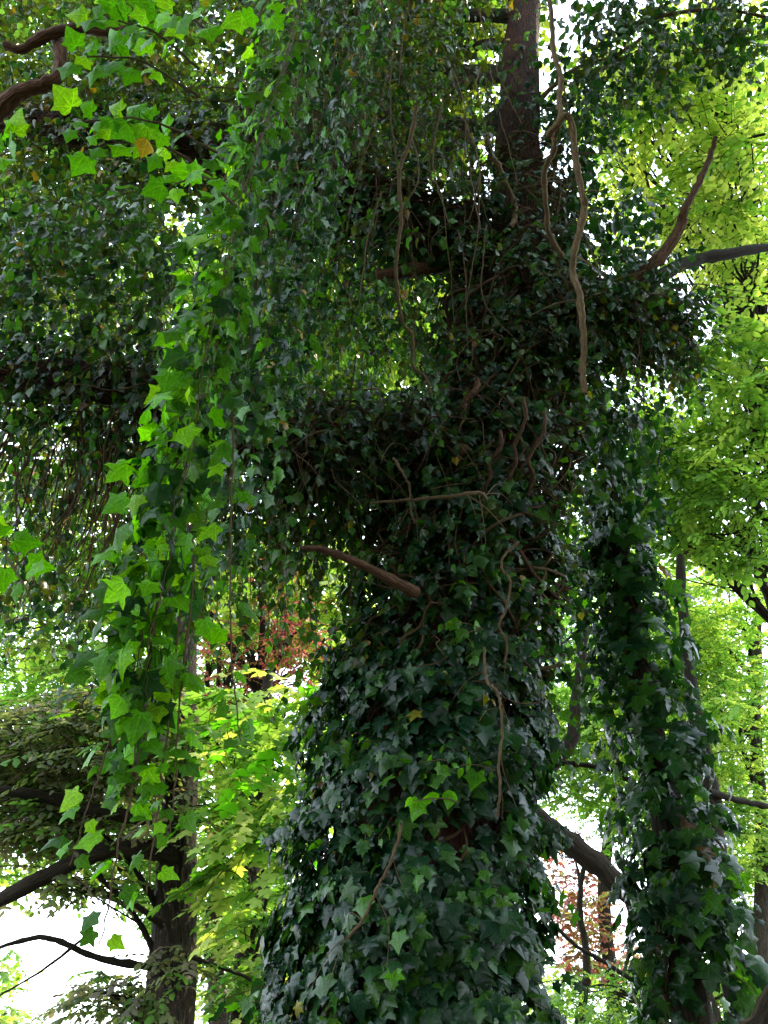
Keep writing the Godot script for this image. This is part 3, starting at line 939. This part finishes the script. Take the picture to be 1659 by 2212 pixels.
# the wood goes on overhead and behind the viewer; it opens only to one side
func build_wood_behind() -> void:
	var rows := [
		["tall beech standing behind the viewer's shoulder, its crown reaching overhead", Vector3(2.6, 0, 4.6), [[1.5, 8.5, 2.6, 4.2, 2.2, 3.6, 2300], [3.5, 5.6, 5.0, 3.4, 1.8, 2.6, 1300], [0.5, 11.5, 2.0, 4.5, 1.8, 4.0, 900]]],
		["beech closing the wood directly behind the viewer with low boughs", Vector3(-1.6, 0, 7.5), [[-1.6, 4.6, 6.8, 3.8, 2.4, 2.0, 2200], [-1.8, 8.5, 6.4, 4.2, 2.6, 2.8, 1700]]],
		["beech standing out of sight beside the bright side of the wood", Vector3(6.2, 0, 0.4), [[5.6, 6.0, 0.4, 2.4, 2.6, 3.0, 800], [5.4, 3.0, 3.2, 2.0, 1.8, 1.8, 300]]]]
	for q in rows:
		var p: Vector3 = q[1]
		var t := thing("beech_tree", q[0], "tree", p, "trees around the viewer")
		var path := smooth([p - Vector3(0, 0.1, 0), p + Vector3(0.05, 3, 0), p + Vector3(-0.1, 6, -0.3), p + Vector3(0, 10, -0.6)], 5, 0.01)
		var b := Mb.new()
		b.tube(path, taper(path, 0.24, 0.08), 12, Color.WHITE, 0.06)
		part(t, "trunk", b.done(), M.bark_dark)
		var sp := [spray_leaves(12, 0.75, 0.13, [8, 9], 0.15), spray_leaves(12, 0.65, 0.12, [8, 9], 0.25)]
		var heads := crown(t, q[2], sp, T([33, 34, 52]), M.far_leaf, 0, {"world": true, "freq": 0.45, "thr": -0.3})
		limbs(t, heads, path, 0.07, 8, M.bark_dark)

# ------------------------------------------------------------------ ivy on the great tree
func build_main_ivy() -> void:
	var base := Vector3(spine[0].x, 0, spine[0].z)
	# lower trunk
	var iv := thing("climbing_ivy", "dark glossy lobed ivy clothing the broad lower trunk of the great tree", "ivy", base, "ivy climbing the trees")
	var leaves := []
	var stems := Mb.new()
	clad(leaves, stems, spine, spine_r, 900, 0.05, some_yellow(DARK + DARK + DARK + [5, 7, 6], 170), LYING + [0, 3, 2], 0.16, 0.65, 0.06, 0.36)
	clad(leaves, stems, spine, spine_r, 720, 0.048, some_yellow(DARK + DARK + [5, 7, 52], 170), LYING + [3], 0.16, 0.65, 0.34, 0.47)
	clad(leaves, stems, spine, spine_r, 560, 0.046, some_yellow(DARK + DARK + [5, 7, 52], 170), LYING + [3], 0.15, 0.65, 0.45, 0.52)
	clad(leaves, stems, spine, spine_r, 300, 0.044, DARK + DARK + [5, 7, 52], LYING + [3, 3], 0.15, 0.7, 0.51, 0.58)
	for k in 70:
		var f := rf(0.15, 0.45)
		var c := along(spine, f)
		var o := (Vector3(rf(-1, 1), 0, rf(-0.2, 1))).normalized()
		shoot(leaves, stems, c + o * (spine_r[int(f * (spine_r.size() - 1))] + 0.08), o + Vector3(rf(-0.5, 0.5), rf(-0.3, 0.5), 0), rf(0.12, 0.3), 0.04, 0.052, 0.12, MIDDLE + DARK + ([12] if k % 4 == 0 else []), [4, 5, 1], 0.0025)
	for q in [[915, 1640, 2.75], [930, 1730, 2.6], [1010, 1660, 2.8], [985, 1355, 3.1]]:
		shoot(leaves, stems, A(q[0] + 60, q[1] + 5, q[2]), Vector3(-1, 0.35, 0.25), 0.2, 0.035, 0.065, 0.14, [12, 14, 10], [5, 7], 0.003)
	tangle(stems, spine.slice(int(spine.size() * 0.1), int(spine.size() * 0.5)), spine_r.slice(int(spine.size() * 0.1), int(spine.size() * 0.5)), 150, 0.5, 1.6, 0.008, 0.06)
	part(iv, "stem", stems.done(), M.bark_vine, "stuff")
	finish_leaves(iv, "leaf", leaves, 300, M.ivy)

	# mid trunk, ragged adult growth
	var iu := thing("climbing_ivy", "ragged twiggy ivy bulging around the middle of the great trunk below the fork", "ivy", base, "ivy climbing the trees")
	leaves = []
	stems = Mb.new()
	clad(leaves, stems, spine, spine_r, 330, 0.048, DARK + [5, 7, 52, 50], ADULT + [2, 0], 0.2, 0.7, 0.44, 0.62)
	clad(leaves, stems, spine, spine_r, 220, 0.05, DARK + [5, 7, 50], ADULT + [2], 0.14, 0.7, 0.6, 0.68)
	clad(leaves, stems, spine, spine_r, 70, 0.06, DARK + MIDDLE, ADULT + [2], 0.16, 0.6, 0.68, 0.9)
	for k in 240:
		var f := rf(0.36, 0.64)
		var c := along(spine, f)
		var o := Vector3(rf(-0.8, 1), rf(-0.2, 0.3), rf(-0.3, 1)).normalized()
		shoot(leaves, stems, c + o * spine_r[int(f * (spine_r.size() - 1))], o + Vector3.UP * 0.2, rf(0.2, 0.55), 0.045, 0.047, 0.18, some_yellow(DARK + [5, 7, 8, 50, 52], 50), ADULT, 0.003)
	var sl := int(spine.size() * 0.36)
	var sh := int(spine.size() * 0.72)
	bare_twigs(stems, spine, 260, 0.38, 0.72, 0.75, 0.0042)
	tangle(stems, spine.slice(sl, sh), spine_r.slice(sl, sh), 300, 0.5, 1.8, 0.008, 0.2)
	part(iu, "stem", stems.done(), M.bark_vine, "stuff")
	for k in 30:      # bare brown stems standing clear of the bark
		var one := Mb.new()
		tangle(one, spine.slice(int(spine.size() * 0.42), int(spine.size() * 0.68)), spine_r.slice(int(spine.size() * 0.42), int(spine.size() * 0.68)), 1, 0.7, 1.6, 0.013, 0.26)
		part(iu, "root", one.done(), M.bark_rust)
	finish_leaves(iu, "leaf", leaves, 300, M.ivy)

	# on the low limb
	var il := thing("climbing_ivy", "ivy shrouding the low limb that runs out sideways behind the hanging curtain", "ivy", limb_low[0], "ivy on the limbs of the great tree")
	leaves = []
	stems = Mb.new()
	var lr := taper(limb_low, 0.15, 0.09)
	clad(leaves, stems, limb_low, lr, 420, 0.048, some_yellow(DARK + [7, 52, 50], 40), ADULT + [2, 0], 0.12, 0.9, 0.0, 0.6)
	for k in 170:
		var f := rf(0.0, 0.7)
		var o := Vector3(rf(-0.6, 0.6), rf(-0.5, 1), rf(-1, 1)).normalized()
		shoot(leaves, stems, along(limb_low, f) + o * 0.1, o + Vector3.UP * 0.2, rf(0.2, 0.7), 0.05, 0.05, 0.24, DARK + MIDDLE + [52, 50], ADULT, 0.003)
	for k in 230:
		var p := A(rf(500, 900), rf(840, 1150), rf(3.5, 4.6))
		shoot(leaves, stems, p, Vector3(rf(-1, 1), rf(-0.6, 0.3), rf(-1, 1)), rf(0.2, 0.5), 0.05, 0.05, 0.22, DARK + [7, 52], ADULT, 0.003)
	for k in 110:
		var p := A(rf(440, 800), rf(980, 1180), rf(3.4, 4.3))
		shoot(leaves, stems, p, Vector3(rf(-0.5, 0.5), -1, rf(-0.5, 0.5)), rf(0.25, 0.75), 0.055, 0.052, 0.25, some_yellow(MIDDLE + [3, 50], 30), ADULT + [5], 0.003)
	bare_twigs(stems, limb_low, 190, 0.0, 0.8, 0.6, 0.004)
	tangle(stems, limb_low, lr, 170, 0.4, 1.3, 0.006, 0.09)
	part(il, "stem", stems.done(), M.bark_vine, "stuff")
	finish_leaves(il, "leaf", leaves, 300, M.ivy)

	# drapery below the high limb
	var ih := thing("hanging_ivy", "olive-dark ivy drapery with yellow leaves hanging from the high limb near the top", "ivy", limb_high[0], "ivy on the limbs of the great tree")
	leaves = []
	stems = Mb.new()
	var hr := taper(limb_high, 0.15, 0.09)
	clad(leaves, stems, limb_high, hr, 300, 0.06, some_yellow(DARK + [7, 52, 50, 51], 40), ADULT + [2], 0.24, 0.9, 0.12, 0.95)
	tangle(stems, limb_high, hr, 200, 0.4, 1.3, 0.007, 0.08)
	for k in 430:
		var p := A(rf(560, 1030), rf(-60, 420), rf(4.6, 5.9))
		shoot(leaves, stems, p, Vector3(rf(-1, 1), rf(-0.8, 0.4), rf(-1, 1)), rf(0.3, 0.8), 0.06, 0.06, 0.24, some_yellow([0, 3, 50, 51, 52, 50, 51, 7, 8, 5], 20), ADULT, 0.0035)
	for k in 150:
		var p := A(rf(560, 900), rf(380, 700), rf(4.2, 5.2))
		shoot(leaves, stems, p, Vector3(rf(-1, 1), rf(-0.8, 0.2), rf(-1, 1)), rf(0.25, 0.7), 0.055, 0.06, 0.24, some_yellow(DARK + [5, 6, 7, 14, 51], 24), ADULT + [5], 0.0035)
	for k in 75:
		var p := A(rf(580, 930), rf(590, 800), rf(3.9, 5.0))
		shoot(leaves, stems, p, Vector3(rf(-1, 1), rf(-1, 0.2), rf(-1, 1)), rf(0.2, 0.6), 0.055, 0.055, 0.25, MIDDLE + [14, 51, 3], ADULT + [5], 0.003)
	for k in 60:     # long bare hanging stems
		var a := A(rf(560, 1080), rf(0, 500), rf(4.0, 5.2))
		var pth := smooth([a, a + Vector3(rf(-0.08, 0.08), -rf(0.3, 0.5), rf(-0.1, 0.1)), a + Vector3(rf(-0.14, 0.14), -rf(0.7, 1.1), rf(-0.1, 0.1))], 5, 0.006)
		stems.tube(pth, taper(pth, 0.005, 0.002), 4)
	bare_twigs(stems, limb_high, 240, 0.0, 0.8, 1.0, 0.0045)
	var fibres := Mb.new()
	tangle(fibres, limb_high.slice(0, 16), hr.slice(0, 16), 170, 0.3, 0.8, 0.008, 0.1)
	part(ih, "aerial_root", fibres.done(), M.bark_rust, "stuff")
	part(ih, "stem", stems.done(), M.bark_vine, "stuff")
	finish_leaves(ih, "leaf", leaves, 300, M.ivy)

	# right-hand mass
	var ir := thing("climbing_ivy", "bushy dark ivy mass on the limb below the bare broken branch", "ivy", limb_right[0], "ivy on the limbs of the great tree")
	leaves = []
	stems = Mb.new()
	var rr := taper(limb_right, 0.13, 0.05)
	clad(leaves, stems, limb_right, rr, 420, 0.052, DARK + [52, 7, 50], ADULT, 0.2, 0.9, 0.0, 0.85)
	for k in 300:
		var f := rf(0.1, 1.0)
		var o := Vector3(rf(-0.4, 0.7), rf(-1, 0.6), rf(-1, 1)).normalized()
		shoot(leaves, stems, along(limb_right, f) + o * 0.1, o, rf(0.2, 0.35 + 0.45 * rng.randf() * rng.randf()), 0.05, 0.053, 0.2, some_yellow(DARK + [52, 7, 50], 60), ADULT, 0.003)
	for k in 90:
		var p := A(rf(1160, 1420), rf(420, 640), rf(4.4, 5.2))
		shoot(leaves, stems, p, Vector3(rf(-1, 1), rf(-0.8, 0.4), rf(-1, 1)), rf(0.2, 0.5), 0.06, 0.07, 0.18, DARK, ADULT, 0.003)
	for k in 45:     # threads hanging down from the mass
		var p := A(rf(1210, 1440), rf(820, 1000), rf(4.0, 4.8))
		shoot(leaves, stems, p, Vector3(rf(-0.2, 0.2), -1, rf(-0.2, 0.2)), rf(0.2, 0.6), 0.06, 0.065, 0.3, DARK + [7], ADULT, 0.003)
	bare_twigs(stems, limb_right, 170, 0.0, 1.0, 0.6, 0.0042)
	tangle(stems, limb_right, rr, 120, 0.4, 1.2, 0.007, 0.12)
	part(ir, "stem", stems.done(), M.bark_vine, "stuff")
	finish_leaves(ir, "leaf", leaves, 300, M.ivy)

	# upper right
	var ix := thing("hanging_ivy", "dark ivy sprays silhouetted on bright leaves beside the bare upper trunk", "ivy", A(1200, 150, 6.0), "ivy on the limbs of the great tree")
	leaves = []
	stems = Mb.new()
	for k in 300:
		var f := pow(rng.randf(), 1.25)
		var p := A(lerpf(1230, 1640, f), rf(-80, 250 - f * 130), rf(5.4, 6.6))
		shoot(leaves, stems, p, Vector3(rf(-1, 1), rf(-0.8, 0.5), rf(-1, 1)), rf(0.25, 0.6), 0.065, 0.075, 0.16, DARK + [52, 7, 50], ADULT + [8], 0.0035)
	for k in 90:
		var p := A(rf(1200, 1290), rf(200, 520), rf(5.2, 5.8))
		shoot(leaves, stems, p, Vector3(rf(-1, 1), rf(-0.8, 0.2), rf(-1, 1)), rf(0.25, 0.6), 0.06, 0.07, 0.2, DARK + [7, 5], ADULT, 0.003)
	part(ix, "stem", stems.done(), M.bark_vine, "stuff")
	for q in [[1160, 220, 1240, 150, 1330, 118, 1420, 60], [1170, 300, 1230, 290, 1290, 300, 1330, 330], [1340, 60, 1450, 30, 1560, 20, 1680, 40]]:
		limb(ix, "branch", px_path([[q[0], q[1]], [q[2], q[3]], [q[4], q[5]], [q[6], q[7]]], 5.9), 0.02, 0.008, M.bark_vine, 7, 5, 0.006)
	finish_leaves(ix, "leaf", leaves, 300, M.ivy)

# ------------------------------------------------------------------ dark mass at the far side
func build_left_ivy() -> void:
	var iv := thing("hanging_ivy", "deep shaded ivy mass with thin bare stems dangling beneath the low limb", "ivy", A(150, 800, 4.2), "ivy on the limbs of the great tree")
	var leaves := []
	var stems := Mb.new()
	var lr := taper(limb_low, 0.15, 0.09)
	clad(leaves, stems, limb_low, lr, 420, 0.052, some_yellow(DARK + [52, 50], 60), ADULT, 0.22, 0.9, 0.55, 1.0)
	for k in 320:
		var p := A(rf(-40, 420), rf(420, 860), rf(3.5, 4.9))
		shoot(leaves, stems, p, Vector3(rf(-1, 1), rf(-0.9, 0.3), rf(-1, 1)), rf(0.25, 0.7), 0.055, 0.056, 0.2, some_yellow(DARK + [52, 50, 7, 5, 6], 35), ADULT, 0.003)
	for k in 230:
		var p := A(rf(-40, 430), rf(880, 1300), rf(3.6, 5.0))
		shoot(leaves, stems, p, Vector3(rf(-1, 1), -1, rf(-1, 1)), rf(0.2, 0.6), 0.06, 0.055, 0.3, some_yellow(DARK + [52, 7, 5, 51, 6], 25), ADULT, 0.003)
	for k in 60:
		var p := A(rf(0, 420), rf(400, 620), rf(3.4, 4.0))
		shoot(leaves, stems, p, Vector3(rf(-1, 1), -0.5, rf(-1, 1)), rf(0.25, 0.5), 0.055, 0.06, 0.25, MIDDLE + [14], ADULT + [5], 0.003)
	for k in 110:
		var a := A(rf(0, 430), rf(840, 1000), rf(3.6, 4.6))
		var pth := smooth([a, a + Vector3(rf(-0.08, 0.08), -rf(0.2, 0.4), rf(-0.1, 0.1)), a + Vector3(rf(-0.14, 0.14), -rf(0.5, 1.0), rf(-0.1, 0.1))], 5, 0.008)
		stems.tube(pth, taper(pth, 0.006, 0.002), 4, Color(0.6, 0.5, 0.4))
	part(iv, "stem", stems.done(), M.bark_vine, "stuff")
	finish_leaves(iv, "leaf", leaves, 300, M.ivy)
	# upper corner, on the high limb
	var iu := thing("hanging_ivy", "olive ivy around the brown limbs in the upper corner, pricked with small white sky gaps", "ivy", A(200, 250, 5.4), "ivy on the limbs of the great tree")
	leaves = []
	stems = Mb.new()
	for k in 300:
		var p := A(rf(-40, 560), rf(-60, 400), rf(4.8, 6.2))
		shoot(leaves, stems, p, Vector3(rf(-1, 1), rf(-0.8, 0.4), rf(-1, 1)), rf(0.3, 0.7), 0.065, 0.062, 0.2, some_yellow([0, 3, 50, 52, 51, 50, 51, 8, 7], 22), ADULT, 0.0035)
	tangle(stems, limb_high, taper(limb_high, 0.15, 0.09), 120, 0.5, 1.4, 0.006, 0.15)
	part(iu, "stem", stems.done(), M.bark_vine, "stuff")
	finish_leaves(iu, "leaf", leaves, 300, M.ivy)

# ------------------------------------------------------------------ bright curtain in front
func build_curtain() -> void:
	var mid := [[660, -120], [620, 60], [560, 260], [505, 470], [470, 650], [435, 800], [405, 930], [372, 1080], [340, 1230], [320, 1400], [305, 1560]]
	var iv := thing("hanging_ivy", "bright green curtain of young ivy trailing down in front of the dark trees", "ivy", P(640, -100, 1.4))
	var leaves := []
	var stems := Mb.new()
	var side := Vector3(-0.7, 0.1, 0.45)
	for k in 15:
		var off := rf(-36, 44)
		var deep := 1.45 + off * 0.0035 + rf(-0.12, 0.12)
		var start := rng.randi() % 3
		var stop := 7 + rng.randi() % 4 if k > 8 else 11
		var pts := []
		for s in range(start, stop):
			pts.append(P(mid[s][0] + off * lerpf(1.2, 0.75, s / 10.0) + rf(-14, 14), mid[s][1], deep))
		var path := smooth(pts, 8, 0.005)
		if k < 12:
			var vb := Mb.new()
			vb.tube(path, taper(path, 0.0018, 0.001), 5)
			part(iv, "stem", vb.done(), M.bark_vine)
		else:
			stems.tube(path, taper(path, 0.0013, 0.0008), 4)
		var len := 0.0
		for q in path.size() - 1: len += (path[q] as Vector3).distance_to(path[q + 1])
		var n := int(len / 0.037)
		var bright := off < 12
		for q in n:
			var f := (q + rng.randf()) / n
			var p := along(path, f)
			var out := (side * (1.0 if off < 20 else -0.3) + rv() * 0.9).normalized()
			var tip := (out * rf(0.1, 0.8) + Vector3.DOWN * rf(0.5, 1.3)).normalized()
			var nor := out * 0.4 + Vector3.UP * rf(-0.3, 0.6) + rv() * 0.8 + Vector3(0, 0, rf(-0.2, 0.9))
			var s := 0.02 + 0.038 * pow(rng.randf(), 1.5)
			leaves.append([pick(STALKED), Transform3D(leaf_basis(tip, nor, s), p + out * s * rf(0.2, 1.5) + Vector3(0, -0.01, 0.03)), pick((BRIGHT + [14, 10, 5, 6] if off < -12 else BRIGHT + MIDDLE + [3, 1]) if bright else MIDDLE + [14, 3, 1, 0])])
	part(iv, "fine_stem", stems.done(), M.bark_vine, "stuff")
	finish_leaves(iv, "leaf", leaves, 300, M.young)

	# inner, shaded folds of the same plant, behind it
	var ib := thing("hanging_ivy", "duller ivy fold with bare brown stems hanging just behind the bright curtain", "ivy", P(720, -100, 1.9))
	leaves = []
	stems = Mb.new()
	for k in 38:
		var off := rf(0, 250)
		var deep := rf(1.8, 2.3)
		var pts := []
		var stop := 5 + rng.randi() % 5
		for s in range(0, stop):
			pts.append(P(mid[s][0] + off * lerpf(0.9, 0.8, s / 10.0) + rf(-14, 14), mid[s][1], deep))
		var path := smooth(pts, 7, 0.008)
		stems.tube(path, taper(path, 0.0022, 0.001), 4, Color(0.6, 0.55, 0.45))
		var len := 0.0
		for q in path.size() - 1: len += (path[q] as Vector3).distance_to(path[q + 1])
		var n := int(len / 0.06)
		for q in n:
			var p := along(path, (q + rng.randf()) / n)
			var out := rv().normalized()
			var tip := (out * rf(0.3, 0.9) + Vector3.DOWN * rf(0.5, 1.1)).normalized()
			var s := rf(0.028, 0.05)
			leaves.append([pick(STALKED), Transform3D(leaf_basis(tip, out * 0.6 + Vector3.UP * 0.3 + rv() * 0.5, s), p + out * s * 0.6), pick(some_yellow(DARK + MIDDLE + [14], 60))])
	part(ib, "fine_stem", stems.done(), M.bark_vine, "stuff")
	finish_leaves(ib, "leaf", leaves, 300, M.ivy)

	# loose strands below the curtain
	var strands := [
		["long thin ivy strand reaching lowest, nearest the lichen trunk", [[395, 1250], [375, 1450], [352, 1650], [335, 1800], [318, 1930]], 7],
		["ivy strand with paired large leaves at its tip beside the grey foliage", [[310, 1330], [270, 1480], [225, 1640], [185, 1760], [150, 1870]], 8],
		["short ivy strand bearing pale silvery leaves in the middle of the curtain's ragged end", [[340, 1300], [318, 1440], [300, 1560], [285, 1680], [270, 1740]], 11],
		["dark-stemmed ivy strand hanging over the upper lichen trunk", [[420, 1200], [405, 1380], [385, 1560], [378, 1700], [368, 1800]], 9],
		["ivy strand bending outward low beside the grey beech foliage", [[280, 1280], [240, 1390], [200, 1480], [160, 1560]], 7],
		["bare-tipped ivy strand curling over the white sky gap", [[330, 1500], [290, 1690], [250, 1850], [235, 1960], [215, 2040]], 5],
		["thin straight ivy strand in front of the copper leaves", [[505, 900], [500, 1100], [497, 1280], [505, 1480], [520, 1600]], 9]]
	for q in strands:
		var pts := []
		for s in q[1]: pts.append(P(s[0], s[1], 1.42))
		var path := smooth(pts, 8, 0.003)
		var t := thing("ivy_strand", q[0], "ivy", path[0], "loose strands below the ivy curtain")
		var b := Mb.new()
		b.tube(path, taper(path, 0.0026, 0.0012), 5)
		part(t, "stem", b.done(), M.bark_vine)
		var lv := []
		var n: int = q[2] * 2
		for k in n:
			var f := (k + 0.5 + rf(-0.3, 0.3)) / n
			var p := along(path, f)
			var out := Vector3((-1.0 if k % 3 else 1.0) * rf(0.4, 1.0), rf(-0.3, 0.4), rf(-0.5, 0.6)).normalized()
			var tip := (out * 0.8 + Vector3.DOWN * rf(0.2, 0.9)).normalized()
			var s := rf(0.024, 0.05) * lerpf(1.1, 0.75, f)
			lv.append([pick([4, 5, 6, 6]), Transform3D(leaf_basis(tip, Vector3(rf(-0.4, 0.4), rf(0.2, 0.9), rf(0.2, 1.0)), s), p + out * s * 0.7), pick(BRIGHT + [5, 6])])
		finish_leaves(t, "leaf", lv, 300, M.young)

	# sprays that stand out to the side near the top
	var sprays := [
		["topmost bright ivy spray pointing at the hooked brown limb", [430, 150], [205, 45], 12],
		["bright ivy spray of crowded leaves under the hooked limb", [430, 210], [165, 125], 14],
		["bright ivy spray high beside the top edge", [470, 90], [325, 50], 9],
		["low bright ivy spray with a long yellow leaf hanging under it", [470, 330], [160, 265], 15],
		["bright ivy spray just below the one with the yellow leaf", [460, 380], [200, 315], 11],
		["bright ivy spray hanging low before the small white gaps", [500, 440], [375, 400], 9],
		["pale ivy spray at the very edge above the dark mass", [-80, 470], [30, 320], 9],
		["broad bright ivy spray at the very top edge beside the drapery", [640, -60], [560, 40], 12],
		["bright ivy spray at the lower outer edge beneath the dark mass", [-90, 1150], [50, 1260], 9]]
	var kk := 0
	for q in sprays:
		kk += 1
		var a := A(q[1][0], q[1][1], 1.95)
		var e := A(q[2][0], q[2][1], 1.75 + 0.06 * (kk % 3))
		var path := smooth([a, a.lerp(e, 0.5) + Vector3(0, 0.04, 0.02), e], 8, 0.003)
		var t := thing("ivy_spray", q[0], "ivy", a, "bright ivy sprays standing out to the side")
		var b := Mb.new()
		b.tube(path, taper(path, 0.004, 0.0018), 5)
		part(t, "stem", b.done(), M.bark_vine)
		var lv := []
		for k in q[3]:
			var f: float = 0.25 + 0.75 * (k + 0.5) / q[3]
			var p := along(path, f)
			var d := (e - a).normalized()
			var out := (d.cross(Vector3(rf(-0.4, 0.4), rf(-0.4, 0.4), 1)) * (1.0 if k % 2 else -1.0) + d * 0.6 + rv() * 0.4).normalized()
			var tip := (out + Vector3.DOWN * rf(0.1, 0.7)).normalized()
			var s := rf(0.032, 0.058)
			lv.append([pick([5, 6, 6, 2]), Transform3D(leaf_basis(tip, Vector3(rf(-0.5, 0.3), rf(-0.9, 0.3), rf(0.5, 1.0)), s), p + out * s * 0.7), pick(BRIGHT + [14, 12])])
		if kk == 4: lv.append([7, Transform3D(leaf_basis(Vector3(0.05, -1, 0), Vector3(0.8, 0.2, 1), 0.05), A(318, 300, 1.8)), YELLOW])
		finish_leaves(t, "leaf", lv, 300, M.young)

# ------------------------------------------------------------------ lianas and dead stems
func liana(label: String, pts: Array, r0: float, r1: float, mat: Material, called := "liana", per := 7, lump := 0.16) -> void:
	var t := thing(called, label, "vine", pts[0], "bare climbing stems")
	var path := limb(t, "stem", pts, r0, r1, mat, 8, per, 0.003, lump)
	for k in 5:
		var f := rf(0.1, 0.95)
		var p := along(path, f)
		var d := (rv().normalized() + dir_at(path, f) * 0.6 + Vector3.DOWN * 0.3).normalized()
		var l := rf(0.06, 0.22)
		var tp := smooth([p, p + d * l * 0.5 + rv() * l * 0.12, p + d * l + Vector3.DOWN * l * 0.25 + rv() * l * 0.15], 4)
		var tb := Mb.new()
		tb.tube(tp, taper(tp, r1 * 0.4, 0.001), 5)
		part(t, "side_twig", tb.done(), mat)

func build_lianas() -> void:
	liana("thick pale climbing stem looping over itself and hanging straight beside the bare upper trunk", px_path([[1186, 292, 3.25], [1192, 282, 3.22], [1204, 268, 3.2], [1213, 255, 3.2], [1223, 250, 3.2], [1231, 258, 3.2], [1239, 300, 3.2], [1246, 360, 3.18], [1259, 425, 3.15], [1262, 452, 3.15], [1250, 505, 3.12], [1240, 545, 3.1], [1237, 592, 3.1], [1251, 632, 3.05], [1259, 700, 3.02], [1262, 745, 3.0], [1259, 800, 2.98], [1263, 848, 2.95]], 0), 0.0145, 0.012, M.bark_vine)
	liana("brown climbing stem running down from the top edge into the loop of the pale one", px_path([[1180, -60, 3.5], [1190, 25, 3.45], [1197, 115, 3.4], [1212, 165, 3.35], [1207, 215, 3.3], [1212, 252, 3.24], [1199, 290, 3.28], [1196, 325, 3.3], [1176, 372, 3.35], [1180, 450, 3.4], [1186, 505, 3.45], [1215, 555, 3.5]], 0), 0.011, 0.012, M.bark_vine)
	liana("short tan stem clinging to the outer side of the bare trunk above the fork", px_path([[1048, 290, 4.6], [1062, 335, 4.6], [1078, 360, 4.6], [1090, 392, 4.6], [1108, 430, 4.6], [1112, 470, 4.55], [1102, 490, 4.5]], 0), 0.016, 0.014, M.bark_vine)
	liana("thin crooked stem hanging in front of the olive drapery to a knotted fork", px_path([[900, 230, 3.3], [885, 305, 3.3], [862, 375, 3.3], [867, 475, 3.25], [855, 575, 3.2], [868, 690, 3.2], [890, 725, 3.2], [893, 790, 3.2], [920, 815, 3.2], [930, 850, 3.2]], 0), 0.009, 0.005, M.bark_vine)
	liana("pale dead twig lying level across the dark ivy below the low limb", px_path([[800, 1087, 2.9], [880, 1080, 2.85], [960, 1074, 2.8], [1032, 1064, 2.85], [1050, 1078, 2.9]], 0), 0.004, 0.008, M.bark_vine)
	liana("forked dead twig hanging over the level one", px_path([[850, 990, 2.95], [868, 1020, 2.9], [884, 1050, 2.9], [886, 1090, 2.9], [895, 1130, 2.9]], 0), 0.005, 0.003, M.bark_vine)
	liana("tan stem creeping down the middle of the lower trunk over the ivy", px_path([[1046, 1400, 2.9], [1052, 1469, 2.75], [1074, 1494, 2.7], [1082, 1534, 2.65], [1085, 1594, 2.6], [1077, 1644, 2.55], [1080, 1709, 2.5], [1074, 1762, 2.5]], 0), 0.005, 0.004, M.bark_vine)
	liana("twisted pale stem on the side of the trunk beneath the twiggy ivy", px_path([[1120, 1170, 3.0], [1087, 1203, 2.95], [1085, 1230, 2.92], [1102, 1258, 2.9], [1092, 1318, 2.85], [1078, 1350, 2.82], [1095, 1388, 2.8], [1090, 1430, 2.8]], 0), 0.005, 0.004, M.bark_vine)
	liana("thin bowed stem slanting across the lowest ivy of the trunk", px_path([[866, 1780, 2.38], [858, 1820, 2.36], [840, 1868, 2.34], [816, 1916, 2.33], [788, 1978, 2.32], [752, 2028, 2.33]], 0), 0.005, 0.004, M.bark_vine)
	liana("rusty twisted stub of stem in the dark hollow of the trunk", px_path([[1030, 820, 3.3], [1028, 840, 3.28], [1008, 858, 3.25], [1000, 880, 3.25]], 0), 0.012, 0.009, M.bark_rust)
	for q in [["innermost brown root bared on the trunk next to the dark hollow", 1080, 930, 1065, 1000, 1040, 1060], ["long brown root bared on the trunk under the twiggy ivy", 1130, 860, 1120, 960, 1095, 1040], ["outermost brown root bared on the trunk beside the yellow leaves", 1175, 890, 1150, 990, 1140, 1070]]:
		liana(q[0], px_path([[q[1], q[2], 3.55], [q[1] * 0.6 + q[3] * 0.4 + 9, q[2] * 0.55 + q[4] * 0.45, 3.48], [q[3] - 8, q[4], 3.45], [q[3] * 0.4 + q[5] * 0.6 + 10, q[4] * 0.5 + q[6] * 0.5, 3.42], [q[5], q[6], 3.4]], 0), 0.009, 0.007, M.bark_rust, "liana", 7, 0.2)
